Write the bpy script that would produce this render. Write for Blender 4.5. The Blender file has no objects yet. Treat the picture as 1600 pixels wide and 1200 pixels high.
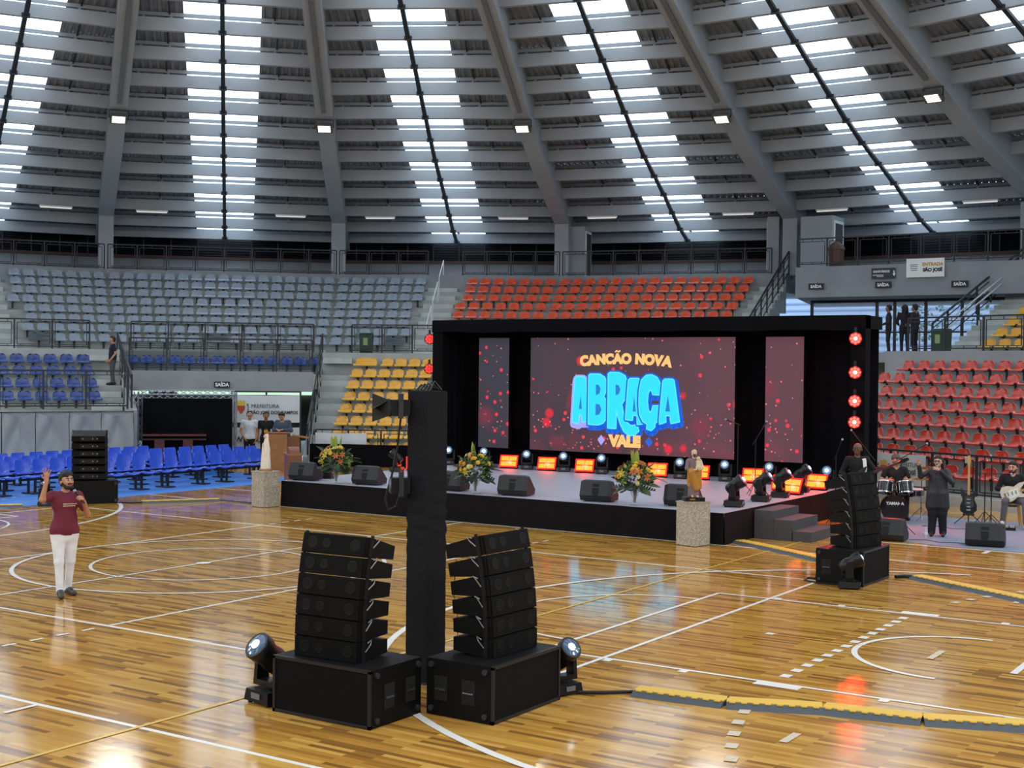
import bpy, math, random
import numpy as np
from mathutils import Matrix, Vector
random.seed(7)
scene = bpy.context.scene
COL = scene.collection
PI = math.pi
def R_(d): return math.radians(d)

# ---------------------------------------------------------------- camera
cam_d = bpy.data.cameras.new('camera'); cam = bpy.data.objects.new('camera', cam_d); COL.objects.link(cam)
cam_d.sensor_width = 36; cam_d.lens = 36 * 2098.79 / 1600; cam_d.clip_end = 400; cam_d.clip_start = .1
def set_cam(loc, yaw, pitch, roll):
    F = Vector((math.sin(yaw)*math.cos(pitch), math.cos(yaw)*math.cos(pitch), math.sin(pitch)))
    R = F.cross(Vector((0, 0, 1))).normalized(); U = R.cross(F)
    R2 = R*math.cos(roll) + U*math.sin(roll); U2 = U*math.cos(roll) - R*math.sin(roll)
    m = Matrix.Identity(4)
    for i in range(3):
        m[i][0] = R2[i]; m[i][1] = U2[i]; m[i][2] = -F[i]; m[i][3] = loc[i]
    cam.matrix_world = m
set_cam((16.5212, -15.856, 3.3191), -.5812, -.0125, .0104)
scene.camera = cam

# ---------------------------------------------------------------- world and exposure
world = bpy.data.worlds.new('sky'); scene.world = world; world.use_nodes = True
wn = world.node_tree.nodes; bg = wn['Background']
bg.inputs[0].default_value = (.62, .78, 1, 1); bg.inputs[1].default_value = 2.2
scene.view_settings.view_transform = 'Standard'; scene.view_settings.look = 'None'
scene.view_settings.exposure = 0.2; scene.view_settings.gamma = 1.0
scene.view_settings.use_curve_mapping = False
SKYLIGHT = 2.2      # daylight through the translucent roof panels
FLOOD = 980.0      # watts of each flood lamp on the ribs

# ---------------------------------------------------------------- materials
def lin(h):
    if isinstance(h, (tuple, list)): return tuple(h[:3])
    h = h.lstrip('#'); c = [int(h[i:i+2], 16)/255 for i in (0, 2, 4)]
    return tuple(x/12.92 if x <= .04045 else ((x+.055)/1.055)**2.4 for x in c)
MATS = {}
def mat(name, col, rough=.5, metal=0, emit=0, ecol=None, noise=0, nscale=8, bump=0, bscale=40, spec=.5, alpha=1, trans=0, coat=0):
    if name in MATS: return MATS[name]
    m = bpy.data.materials.new(name); MATS[name] = m; m.use_nodes = True
    nt = m.node_tree; b = nt.nodes['Principled BSDF']; c = lin(col)
    b.inputs['Base Color'].default_value = (*c, 1); b.inputs['Roughness'].default_value = rough
    b.inputs['Metallic'].default_value = metal; b.inputs['Specular IOR Level'].default_value = spec
    b.inputs['Alpha'].default_value = alpha; b.inputs['Transmission Weight'].default_value = trans
    b.inputs['Coat Weight'].default_value = coat
    if emit:
        b.inputs['Emission Color'].default_value = (*lin(ecol or col), 1); b.inputs['Emission Strength'].default_value = emit
    if noise or bump:
        tc = nt.nodes.new('ShaderNodeTexCoord')
    if noise:
        t = nt.nodes.new('ShaderNodeTexNoise'); t.inputs['Scale'].default_value = nscale; t.inputs['Detail'].default_value = 5
        nt.links.new(tc.outputs['Object'], t.inputs['Vector'])
        r = nt.nodes.new('ShaderNodeMapRange'); r.inputs[1].default_value = .3; r.inputs[2].default_value = .7
        r.inputs[3].default_value = 1-noise; r.inputs[4].default_value = 1+noise
        nt.links.new(t.outputs['Fac'], r.inputs[0])
        mx = nt.nodes.new('ShaderNodeMix'); mx.data_type = 'RGBA'; mx.blend_type = 'MULTIPLY'; mx.inputs[0].default_value = 1
        mx.inputs[6].default_value = (*c, 1); nt.links.new(r.outputs[0], mx.inputs[7]); nt.links.new(mx.outputs[2], b.inputs['Base Color'])
    if bump:
        t2 = nt.nodes.new('ShaderNodeTexNoise'); t2.inputs['Scale'].default_value = bscale; t2.inputs['Detail'].default_value = 3
        nt.links.new(tc.outputs['Object'], t2.inputs['Vector'])
        bp = nt.nodes.new('ShaderNodeBump'); bp.inputs['Strength'].default_value = bump; bp.inputs['Distance'].default_value = .02
        nt.links.new(t2.outputs['Fac'], bp.inputs['Height']); nt.links.new(bp.outputs[0], b.inputs['Normal'])
    return m
M_CONC = mat('concrete', '#94989b', .8, noise=.10, nscale=1.2)
M_STEP = mat('step_concrete', '#a9aca8', .8, noise=.08, nscale=2)
M_RIB = mat('painted_concrete', '#a1a7ac', .75, noise=.07, nscale=.8)
M_SHEET = mat('galvanised_sheet', '#868d94', .6, metal=.1, noise=.15, nscale=3)
M_STEEL = mat('dark_steel', '#34373a', .5, metal=.4)
M_RAIL = mat('rail_paint', '#24272b', .5)
M_BLACK = mat('black_paint', '#080809', .55, bump=.15, bscale=160, spec=.2)
M_BLKPL = mat('black_plastic', '#0f0f10', .4, spec=.4)
M_GRILLE = mat('black_grille', '#060505', .7, spec=.15, bump=.5, bscale=300)
M_CLOTH = mat('black_cloth', '#07070b', .95, bump=.4, bscale=25, spec=.15)
M_NAVY = mat('navy_cloth', '#06070e', .8, bump=.3, bscale=20, spec=.3)
M_CHROME = mat('chrome', '#c8c8c8', .15, metal=1)
M_WHITE = mat('white_paint', '#e6e4de', .5)
M_GLASS = mat('clear_glass', '#dfe8ee', .03, alpha=.16, spec=.6)

# ---------------------------------------------------------------- mesh helpers
class MB:
    def __init__(s): s.v = []; s.f = []; s.m = []; s.mi = 0
    def add(s, vs, fs, M=None):
        o = len(s.v)
        s.v += [tuple(M @ Vector(p)) if M is not None else tuple(p) for p in vs]
        s.f += [tuple(i+o for i in f) for f in fs]; s.m += [s.mi]*len(fs); return s
    def box(s, c, d, M=None, top=None, bot=None):
        x, y, z = d[0]/2, d[1]/2, d[2]/2; tx, ty = (top or (1, 1)); bx, by = (bot or (1, 1))
        vs = [(-x*bx, -y*by, -z), (x*bx, -y*by, -z), (x*bx, y*by, -z), (-x*bx, y*by, -z), (-x*tx, -y*ty, z), (x*tx, -y*ty, z), (x*tx, y*ty, z), (-x*tx, y*ty, z)]
        vs = [(a+c[0], b+c[1], e+c[2]) for a, b, e in vs]
        return s.add(vs, [(0, 3, 2, 1), (4, 5, 6, 7), (0, 1, 5, 4), (1, 2, 6, 5), (2, 3, 7, 6), (3, 0, 4, 7)], M)
    def bar(s, p0, p1, w, h, up=(0, 0, 1)):
        p0 = Vector(p0); p1 = Vector(p1); d = (p1-p0); L = d.length; d.normalize()
        u = Vector(up); x = d.cross(u)
        if x.length < 1e-4: x = d.cross(Vector((1, 0, 0)))
        x.normalize(); u = x.cross(d)
        vs = [p+x*(a*w/2)+u*(b*h/2) for p in (p0, p1) for a, b in ((-1, -1), (1, -1), (1, 1), (-1, 1))]
        return s.add(vs, [(3, 2, 1, 0), (4, 5, 6, 7), (0, 1, 5, 4), (1, 2, 6, 5), (2, 3, 7, 6), (3, 0, 4, 7)])
    def cyl(s, p0, p1, r0, r1=None, n=12, caps=True):
        r1 = r0 if r1 is None else r1; p0 = Vector(p0); p1 = Vector(p1); d = (p1-p0).normalized()
        x = d.orthogonal().normalized(); y = d.cross(x)
        vs = [p+(x*math.cos(2*PI*i/n)+y*math.sin(2*PI*i/n))*r for p, r in ((p0, r0), (p1, r1)) for i in range(n)]
        fs = [(i, (i+1) % n, n+(i+1) % n, n+i) for i in range(n)]
        if caps: fs += [tuple(range(n-1, -1, -1)), tuple(range(n, 2*n))]
        return s.add(vs, fs)
    def tube(s, pts, r, n=8):
        pts = [Vector(p) for p in pts]; k = len(pts); vs = []; x = None
        for i, p in enumerate(pts):
            d = (pts[min(i+1, k-1)]-pts[max(i-1, 0)]).normalized()
            x = d.orthogonal().normalized() if x is None else (x-d*x.dot(d)).normalized()
            y = d.cross(x); rr = r[i] if isinstance(r, (list, tuple)) else r
            vs += [p+(x*math.cos(2*PI*j/n)+y*math.sin(2*PI*j/n))*rr for j in range(n)]
        fs = [(i*n+j, i*n+(j+1) % n, (i+1)*n+(j+1) % n, (i+1)*n+j) for i in range(k-1) for j in range(n)]
        fs += [tuple(range(n-1, -1, -1)), tuple(range((k-1)*n, k*n))]
        return s.add(vs, fs)
    def lathe(s, prof, n=16, M=None):
        vs = [(r*math.cos(2*PI*j/n), r*math.sin(2*PI*j/n), z) for r, z in prof for j in range(n)]; k = len(prof)
        fs = [(i*n+j, i*n+(j+1) % n, (i+1)*n+(j+1) % n, (i+1)*n+j) for i in range(k-1) for j in range(n)]
        fs += [tuple(range(n-1, -1, -1)), tuple(range((k-1)*n, k*n))]
        return s.add(vs, fs, M)
    def prism(s, poly, h0, h1, M=None):   # polygon in xy, extruded in z
        n = len(poly); vs = [(x, y, h0) for x, y in poly]+[(x, y, h1) for x, y in poly]
        fs = [(i, (i+1) % n, n+(i+1) % n, n+i) for i in range(n)]+[tuple(range(n-1, -1, -1)), tuple(range(n, 2*n))]
        return s.add(vs, fs, M)
    def xprism(s, prof, x0, x1, inset=0, M=None):  # profile in yz, extruded in x
        n = len(prof); vs = [(x0, y, z) for y, z in prof]+[(x1, y, z) for y, z in prof]
        fs = [(n+i, n+(i+1) % n, (i+1) % n, i) for i in range(n)]+[tuple(range(n)), tuple(range(2*n-1, n-1, -1))]
        return s.add(vs, fs, M)
    def sphere(s, c, r, n=10, k=6, sc=(1, 1, 1)):
        prof = [(max(r*math.sin(PI*i/k), 1e-4), -r*math.cos(PI*i/k)) for i in range(k+1)]
        return s.lathe(prof, n, Matrix.Translation(c) @ Matrix.Diagonal((*sc, 1)))
    def mesh(s, name, mats):
        me = bpy.data.meshes.new(name); me.from_pydata(s.v, [], s.f)
        mats = mats if isinstance(mats, (list, tuple)) else [mats]
        for m in mats: me.materials.append(m)
        if len(mats) > 1: me.polygons.foreach_set('material_index', s.m)
        me.update(); return me
def smooth(me, ang=None):
    me.polygons.foreach_set('use_smooth', [True]*len(me.polygons))
    if ang is not None: me.set_sharp_from_angle(angle=R_(ang))
    return me
def link(name, me, parent=None, M=None):
    o = bpy.data.objects.new(name, me); COL.objects.link(o)
    if parent is not None: o.parent = parent
    if M is not None: o.matrix_local = M
    return o
def part(name, b, m, parent, sm=None, M=None, label=None):
    me = b.mesh(name, m)
    if sm is not None: smooth(me, sm)
    o = link(name, me, parent, M)
    if label: o['label'] = label
    return o
def tag(o, label, cat, group=None):
    o['label'] = label; o['category'] = cat
    if group: o['group'] = group
    return o
def thing(name, label, cat, loc=(0, 0, 0), rz=0, group=None, M=None):
    o = bpy.data.objects.new(name, None); COL.objects.link(o); o.empty_display_size = .1
    if M is not None: o.matrix_world = M
    else: o.location = loc; o.rotation_euler = (0, 0, rz)
    return tag(o, label, cat, group)
def struct(name, b=None, m=None, label=None, sm=None):
    o = bpy.data.objects.new(name, b.mesh(name, m) if b else None); COL.objects.link(o); o['kind'] = 'structure'
    if label: o['label'] = label
    if sm is not None: smooth(o.data, sm)
    return o
KIDS = {}
def copy_tree(o, parent=None, M=None, label=None, group=None):
    c = o.copy(); COL.objects.link(c); c.parent = parent
    if M is not None: c.matrix_world = M
    if label: c['label'] = label
    if group: c['group'] = group
    for ch in [x for x in o.children]: copy_tree(ch, c)
    return c
def TR(loc, rz=0, rx=0, ry=0):
    return Matrix.Translation(loc) @ Matrix.Rotation(rz, 4, 'Z') @ Matrix.Rotation(rx, 4, 'X') @ Matrix.Rotation(ry, 4, 'Y')
ORD = ['zeroth', 'first', 'second', 'third', 'fourth', 'fifth', 'sixth', 'seventh', 'eighth', 'ninth', 'tenth', 'eleventh', 'twelfth', 'thirteenth',
       'fourteenth', 'fifteenth', 'sixteenth', 'seventeenth', 'eighteenth', 'nineteenth', 'twentieth']
def ordn(i):
    if i <= 20: return ORD[i]
    t, u = divmod(i, 10); T = {2: 'twenty', 3: 'thirty', 4: 'forty'}[t]
    return T+'-'+ORD[u] if u else {2: 'twentieth', 3: 'thirtieth', 4: 'fortieth'}[t]
def text_mesh(body, size, off=0, ext=.002, align='CENTER', sx=1, res=6):
    cu = bpy.data.curves.new('lettering', 'FONT'); cu.body = body; cu.size = size; cu.offset = off; cu.extrude = ext; cu.align_x = align
    cu.resolution_u = res
    ob = bpy.data.objects.new('lettering', cu); COL.objects.link(ob)
    dg = bpy.context.evaluated_depsgraph_get(); me = bpy.data.meshes.new_from_object(ob.evaluated_get(dg))
    bpy.data.objects.remove(ob); bpy.data.curves.remove(cu)
    if sx != 1: me.transform(Matrix.Diagonal((sx, 1, 1, 1)))
    return me
def text_part(name, body, size, m, parent, M, off=0, ext=.002, align='CENTER', sx=1):
    me = text_mesh(body, size, off, ext, align, sx); me.materials.clear(); me.materials.append(m)
    return link(name, me, parent, M)
UPR = Matrix.Rotation(PI/2, 4, 'X')   # text standing up, read from -Y

# facets of the 24-sided hall; local frame: x to the right seen from the court, y outwards, z up
def fang(k): return R_(142.5-15*(k+.5))
def frame(phi, a=0, s=0, z=0):
    n = Vector((math.cos(phi), math.sin(phi), 0)); t = Vector((math.sin(phi), -math.cos(phi), 0))
    p = n*a+t*s; m = Matrix.Identity(4)
    for i in range(3): m[i][0] = t[i]; m[i][1] = n[i]; m[i][2] = (0, 0, 1)[i]
    m.translation = (p.x, p.y, z); return m
TAN = math.tan(R_(7.5)); COS = math.cos(R_(7.5))
# ================================================================ floor
def floor_mat():
    m = bpy.data.materials.new('varnished_parquet'); m.use_nodes = True; nt = m.node_tree; N = nt.nodes; L = nt.links; b = N['Principled BSDF']
    tc = N.new('ShaderNodeTexCoord')
    br = N.new('ShaderNodeTexBrick'); br.offset = .37; br.inputs['Scale'].default_value = 1
    br.inputs['Color1'].default_value = (0, 0, 0, 1); br.inputs['Color2'].default_value = (1, 1, 1, 1); br.inputs['Mortar'].default_value = (.35, .35, .35, 1)
    br.inputs['Mortar Size'].default_value = .0016; br.inputs['Brick Width'].default_value = .72; br.inputs['Row Height'].default_value = .066
    br.inputs['Bias'].default_value = -.05
    L.new(tc.outputs['Object'], br.inputs['Vector'])
    cr = N.new('ShaderNodeValToRGB'); e = cr.color_ramp.elements
    e[0].position = 0; e[0].color = (*lin('#8a5f2c'), 1); e[1].position = 1; e[1].color = (*lin('#dba958'), 1)
    for p, c in ((.12, '#a0702f'), (.35, '#bd873a'), (.65, '#c99644'), (.85, '#d2a24e')):
        q = e.new(p); q.color = (*lin(c), 1)
    L.new(br.outputs['Color'], cr.inputs[0])
    mp = N.new('ShaderNodeMapping'); mp.inputs['Scale'].default_value = (2.2, 45, 1); L.new(tc.outputs['Object'], mp.inputs[0])
    no = N.new('ShaderNodeTexNoise'); no.inputs['Scale'].default_value = 1; no.inputs['Detail'].default_value = 6; L.new(mp.outputs[0], no.inputs['Vector'])
    mr = N.new('ShaderNodeMapRange'); mr.inputs[1].default_value = .3; mr.inputs[2].default_value = .7; mr.inputs[3].default_value = .86; mr.inputs[4].default_value = 1.1
    L.new(no.outputs['Fac'], mr.inputs[0])
    mx = N.new('ShaderNodeMix'); mx.data_type = 'RGBA'; mx.blend_type = 'MULTIPLY'; mx.inputs[0].default_value = 1
    L.new(cr.outputs[0], mx.inputs[6]); L.new(mr.outputs[0], mx.inputs[7]); L.new(mx.outputs[2], b.inputs['Base Color'])
    b.inputs['Roughness'].default_value = .11; b.inputs['Specular IOR Level'].default_value = .5
    no2 = N.new('ShaderNodeTexNoise'); no2.inputs['Scale'].default_value = 5; L.new(tc.outputs['Object'], no2.inputs['Vector'])
    bp = N.new('ShaderNodeBump'); bp.inputs['Strength'].default_value = .03; bp.inputs['Distance'].default_value = .02
    L.new(no2.outputs['Fac'], bp.inputs['Height']); L.new(bp.outputs[0], b.inputs['Normal'])
    return m
fl = MB().prism([(27*math.cos(2*PI*i/48), 27*math.sin(2*PI*i/48)) for i in range(48)], -.12, 0)
floor = struct('floor', fl, floor_mat(), 'varnished wood sports court floor')
M_LINE = mat('white_line_paint', '#eeeae0', .25); M_YLINE = mat('yellow_line_paint', '#d9b24a', .25); M_FADE = mat('faded_line_paint', '#cdbfa6', .3)
ZL = [.0010]
def cl(b, m, nm='court_line'):
    o = part(nm, b, m, floor); ZL[0] += .00006; return o
def line(x0, y0, x1, y1, w=.055, m=M_LINE):
    b = MB(); b.bar((x0, y0, ZL[0]), (x1, y1, ZL[0]), w, .0012); return cl(b, m)
def arc(cx, cy, r, a0, a1, w=.055, m=M_LINE):
    n = max(8, int(abs(a1-a0)/3)); b = MB(); vs = []; z = ZL[0]
    for i in range(n+1):
        a = R_(a0+(a1-a0)*i/n)
        for rr in (r-w/2, r+w/2): vs.append((cx+rr*math.cos(a), cy+rr*math.sin(a), z+.0006))
    b.add(vs, [(2*i, 2*i+1, 2*i+3, 2*i+2) for i in range(n)]); return cl(b, m, 'court_arc')
for sy in (-1, 1):
    line(-14, sy*7.5, 14, sy*7.5); line(-9, sy*4.5, 9, sy*4.5); line(-20, sy*9.85, 20, sy*9.85, .06)
for sx in (-1, 1):
    line(sx*14, -7.5, sx*14, 7.5); line(sx*9, -4.5, sx*9, 4.5); line(sx*3, -4.5, sx*3, 4.5)
    line(sx*8.2, -2.45, sx*8.2, 2.45); line(sx*7, -9.8, sx*7, 9.8, .05, M_YLINE)
    for sy in (-1, 1):
        line(sx*8.2, sy*2.45, sx*14, sy*2.45)
        for x in (9.1, 10.05, 12.28): line(sx*(x-.05), sy*2.53, sx*(x+.05), sy*2.53, .1)
        line(sx*10.9, sy*2.55, sx*11.4, sy*2.55, .14)
        for i in range(4): line(sx*3, sy*(4.72+.38*i), sx*3, sy*(4.9+.38*i))
    d = 1 if sx > 0 else -1
    c0 = 90 if sx > 0 else -90
    arc(sx*8.2, 0, 1.8, c0, c0+180); arc(sx*12.425, 0, 6.75, c0+14, c0+166, .09); arc(sx*12.425, 0, 1.25, c0, c0+180, .07)
    for i in range(14): line(sx*11.06, -2.15+.32*i, sx*11.06, -2.0+.32*i, .11)
    for sy in (-1, 1):
        for i in range(8):
            a = R_(14.5+2.6*i); x = 20-9*math.cos(a); y = 1.5+9*math.sin(a)
            line(sx*x, sy*(y-.07), sx*(x+.04), sy*(y+.08), .11, M_FADE)
        line(sx*12.02, sy*4.55, sx*12.02, sy*4.2, .08, M_FADE)
    line(sx*13.07, -.5, sx*13.07, .5, .08); line(sx*12.09, -.28, sx*12.09, .26, .08, M_FADE); line(sx*10, 0, sx*13, 0, .025, M_YLINE)
    line(sx*9.97, 0, sx*10.07, 0, .1); line(sx*5.6, -7.9, sx*5.6, -7.55)
line(0, -7.5, 0, 7.5); arc(0, 0, 1.8, 0, 360); arc(0, 0, 3, 0, 360, .07); arc(0, 0, .06, 0, 360, .12)
line(10.3, 9.35, 10.3, 9.8, .09)
# ground beyond the hall
g = MB().prism([(120*math.cos(2*PI*i/24), 120*math.sin(2*PI*i/24)) for i in range(24)], -.5, -.15)
struct('floor_outside', g, mat('outside_paving', '#8f9a90', .9, noise=.2, nscale=.3), 'paving outside the hall')

# ================================================================ ceiling: ribs, purlins, sheets, skylights
RR = [4, 10, 16, 22, 24.4, 28.8, 32.3, 37.2, 38.6]; ZZ = [20.2, 19, 17.2, 15.1, 14.2, 12.62, 11.4, 10.1, 9.75]
def prof(r): return float(np.interp(r, RR, ZZ))
PA = [12.6, 14.27, 15.95, 17.62, 19.3, 20.98, 22.65, 24.32, 26.0, 27.68, 29.32, 30.97, 32.7, 34.6, 36.5, 38.3, 40.1, 41.9]
def pz(a):  # underside of the purlins
    return float(np.interp(a, [38.3, 40.1, 41.9, 43.5], [10.08, 9.55, 9.2, 8.95])) if a > 38 else prof(a/COS)+.45
ceiling = struct('ceiling', None, None, 'dome of concrete ribs, ring purlins, sheets and skylights')
# rib (built along +X, rotated)
def rib_mesh():
    b = MB(); rs = [3.2, 10, 16, 22, 25, 28.8, 32.3, 35, 37.2, 38.75]; vs = []
    for r in rs:
        z = prof(r); h = 1.12
        vs += [(r, -.31, z), (r, .31, z), (r, .31, z+h), (r, -.31, z+h)]
    n = len(rs)
    b.add(vs, [(4*i+j, 4*i+4+j, 4*i+4+(j+1) % 4, 4*i+(j+1) % 4) for i in range(n-1) for j in range(4)]+[(0, 1, 2, 3), (4*n-1, 4*n-2, 4*n-3, 4*n-4)])
    b.xprism([(-.31, 7.35), (.31, 7.35), (.31, 10.85), (-.31, 10.85)], 38.7, 39.5)
    b.add([(39.4, -.31, 9.75), (39.4, .31, 9.75), (39.4, .31, 10.85), (39.4, -.31, 10.85), (43.4, -.31, 8.9), (43.4, .31, 8.9), (43.4, .31, 9.7), (43.4, -.31, 9.7)],
          [(0, 3, 2, 1), (4, 5, 6, 7), (0, 1, 5, 4), (1, 2, 6, 5), (2, 3, 7, 6), (3, 0, 4, 7)])
    return b.mesh('rib', M_RIB)
def conduit_mesh():
    b = MB(); rs = [3.5, 10, 16, 22, 25, 28.2]
    for r0, r1 in zip(rs, rs[1:]): b.bar((r0, 0, prof(r0)-.05), (r1, 0, prof(r1)-.05), .16, .1)
    return b.mesh('conduit', mat('conduit_paint', '#6d7072', .6))
RIBM = rib_mesh(); CONM = conduit_mesh()
for k in range(24):
    Mx = Matrix.Rotation(R_(142.5-15*k), 4, 'Z'); o = link('rib', RIBM, ceiling, Mx)
    if -2 <= ((k+12) % 24)-12 <= 6: link('conduit', CONM, o)
SKW = 1.30
def sheet_z(a): return pz(a)+.64
def corr(s0, s1, a0, a1, pitch=.27, dep=.06):
    b = MB(); n = int(round((s1-s0)/pitch)); p = (s1-s0)/n; xs = []
    for i in range(n):
        x = s0+i*p; xs += [(x, 0), (x+.35*p, 0), (x+.5*p, dep), (x+.85*p, dep)]
    xs.append((s1, 0)); vs = []
    for a in (a0-.06, a1+.06):
        for x, d in xs: vs.append((x, a, sheet_z(a)+d))
    k = len(xs); b.add(vs, [(i, i+1, k+i+1, k+i) for i in range(k-1)]); return b
def skymat():
    m = bpy.data.materials.new('translucent_daylight_panel'); m.use_nodes = True; nt = m.node_tree; b = nt.nodes['Principled BSDF']
    b.inputs['Base Color'].default_value = (.6, .65, .7, 1); b.inputs['Roughness'].default_value = .5
    b.inputs['Emission Color'].default_value = (.70, .85, 1, 1); b.inputs['Emission Strength'].default_value = SKYLIGHT
    return m
M_SKY = skymat()
VIS = range(-1, 5)
edges = [11.0]+PA+[43.4]
PURL = {}; 
def shared(key, fn):
    if key not in PURL: PURL[key] = fn()
    return PURL[key]
def hw(a): return a*TAN
def purlin_mesh(a):
    b = MB(); w = hw(a)-.29; z = pz(a); b.box((0, a, z+.22), (2*w, .2, .44)); return b.mesh('purlin', M_RIB)
def channel_mesh(a):
    b = MB(); w = hw(a)-.2; z = pz(a)+.44; b.box((0, a, z+.13), (2*w, .1, .12))
    for i in (-4, -2.6, 2.6, 4): b.box((i*w/4.6, a, z+.04), (.08, .1, .08))
    return b.mesh('sheet_channel', mat('channel_paint', '#949a9f', .6))
def strut_mesh(a0, a1):
    b = MB(); b.bar((0, a0+.1, pz(a0)+.03), (0, a1-.1, pz(a1)+.03), .15, .1); b.box((0, a1-.13, pz(a1)+.02), (.26, .06, .16)); return b.mesh('radial_strut', M_STEEL)
def sag_mesh(a0, a1):
    b = MB()
    for s in (-.55, .55): b.bar((s*hw(a1), a0, sheet_z(a0)-.07), (s*hw(a1), a1, sheet_z(a1)-.07), .05, .06)
    return b.mesh('sag_rod', M_STEEL)
for k in range(24):
    kk = ((k+12) % 24)-12; Fm = frame(fang(kk))
    vis = kk in VIS
    if not vis:
        b = MB()
        for a0, a1 in zip(edges, edges[1:]):
            for s0, s1 in ((-hw(a1), -SKW), (SKW, hw(a1))): b.add([(s0, a0, sheet_z(a0)), (s1, a0, sheet_z(a0)), (s1, a1, sheet_z(a1)), (s0, a1, sheet_z(a1))], [(0, 1, 2, 3)])
        link('roof_sheet', shared('hid', lambda: b.mesh('roof_sheet', M_SHEET)), ceiling, Fm)
        b2 = MB()
        for a0, a1 in zip(edges[:-3], edges[1:-2]): b2.add([(-SKW, a0, sheet_z(a0)), (SKW, a0, sheet_z(a0)), (SKW, a1, sheet_z(a1)), (-SKW, a1, sheet_z(a1))], [(0, 1, 2, 3)])
        b2.mi = 1
        for a0, a1 in zip(edges[-3:-1], edges[-2:]): b2.add([(-SKW, a0, sheet_z(a0)), (SKW, a0, sheet_z(a0)), (SKW, a1, sheet_z(a1)), (-SKW, a1, sheet_z(a1))], [(0, 1, 2, 3)])
        link('skylight_panel', shared('hids', lambda: b2.mesh('skylight_panel', [M_SKY, M_SHEET])), ceiling, Fm)
        continue
    for a in PA:
        o = link('purlin', shared(('p', a), lambda: purlin_mesh(a)), ceiling, Fm); link('sheet_channel', shared(('c', a), lambda: channel_mesh(a)), o)
    for i, (a0, a1) in enumerate(zip(edges, edges[1:])):
        link('roof_sheet', shared(('sl', i), lambda: corr(-hw(a1)-.02, -SKW, a0, a1).mesh('roof_sheet', M_SHEET)), ceiling, Fm)
        link('roof_sheet', shared(('sr', i), lambda: corr(SKW, hw(a1)+.02, a0, a1).mesh('roof_sheet', M_SHEET)), ceiling, Fm)
        mm = M_SKY
        link('skylight_panel', shared(('kl', i), lambda: corr(-SKW, -.06, a0, a1, .27, .05).mesh('skylight_panel', mm)), ceiling, Fm)
        link('skylight_panel', shared(('kr', i), lambda: corr(.06, SKW, a0, a1, .27, .05).mesh('skylight_panel', mm)), ceiling, Fm)
        if 0 < i < len(edges)-2:
            link('radial_strut', shared(('st', i), lambda: strut_mesh(a0, a1)), ceiling, Fm)
            link('sag_rod', shared(('sg', i), lambda: sag_mesh(a0, a1)), ceiling, Fm)
# crown cap closing the middle of the dome
b = MB(); b.lathe([(11.3, sheet_z(11.0)), (6, 20.9), (.5, 21.6)], 24); struct('ceiling_crown', b, M_SHEET, 'metal crown of the dome')

# flood lamps on the ribs
M_LAMP = mat('lamp_glass', '#fff6e6', .3, emit=2.5, ecol='#fff4e2')
def flood_lamp(k, label):
    ang = R_(142.5-15*k); r = 28.75; t = thing('flood_lamp', label, 'lamp', M=Matrix.Rotation(ang, 4, 'Z') @ Matrix.Translation((r, 0, prof(r)-.32)), group='flood lamps under the roof ribs')
    tilt = Matrix.Rotation(R_(28), 4, 'Y')
    part('housing', MB().box((0, 0, 0), (.46, .62, .14), tilt), mat('lamp_body', '#55524e', .5), t)
    for i in range(4): part('lamp_lens', MB().box((-.15+.1*i, 0, -.075), (.05, .46, .02), tilt), M_LAMP, t)
    bk = MB()
    for s in (-1, 1): bk.bar((0, s*.34, 0), (0, s*.34, .3), .04, .03)
    bk.bar((0, -.34, .3), (0, .34, .3), .05, .04); part('bracket', bk, M_STEEL, t)
    return t
def flood_light(k):
    ang = R_(142.5-15*k); ld = bpy.data.lights.new('flood_beam', 'SPOT'); ld.energy = FLOOD*(.3 if -2 <= ((k+12) % 24)-12 <= 6 else 1.25); ld.spot_size = R_(125); ld.spot_blend = .6; ld.shadow_soft_size = 1.0; ld.color = (1, .965, .91)
    o = bpy.data.objects.new('flood_beam', ld); COL.objects.link(o); r = 28.6; z = prof(28.75)-.5
    p = Vector((r*math.cos(ang), r*math.sin(ang), z)); tgt = Vector((9*math.cos(ang), 9*math.sin(ang), 0))
    o.rotation_euler = (tgt-p).to_track_quat('-Z', 'Y').to_euler(); o.location = p; return o
for k in range(-1, 23):
    if 0 <= k <= 4:
        flood_lamp(k, ['flood lamp on the leftmost roof rib in view', 'flood lamp on the second roof rib from the left', 'flood lamp on the middle roof rib above the screen',
                       'flood lamp on the fourth roof rib from the left', 'flood lamp on the rightmost roof rib in view'][k])
    flood_light(k)
# fluorescent battens under the outer purlins
M_TUBE = mat('batten_white', '#d8dadc', .4, emit=.35, ecol='#ffffff')
nb = 0
for k in range(-1, 5):
    for s in (-3.1, 2.9):
        nb += 1; a = 38.05; t = thing('fluorescent_batten', 'white tube light %s from left under the outer purlins' % ordn(nb), 'light', M=frame(fang(k), a, s, pz(38.3)-.1), group='tube lights along the outer purlins')
        part('tube', MB().cyl((-.65, 0, -.03), (.65, 0, -.03), .03, n=8), M_TUBE, t); part('tray', MB().box((0, 0, .03), (1.36, .12, .06)), M_WHITE, t)
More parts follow.
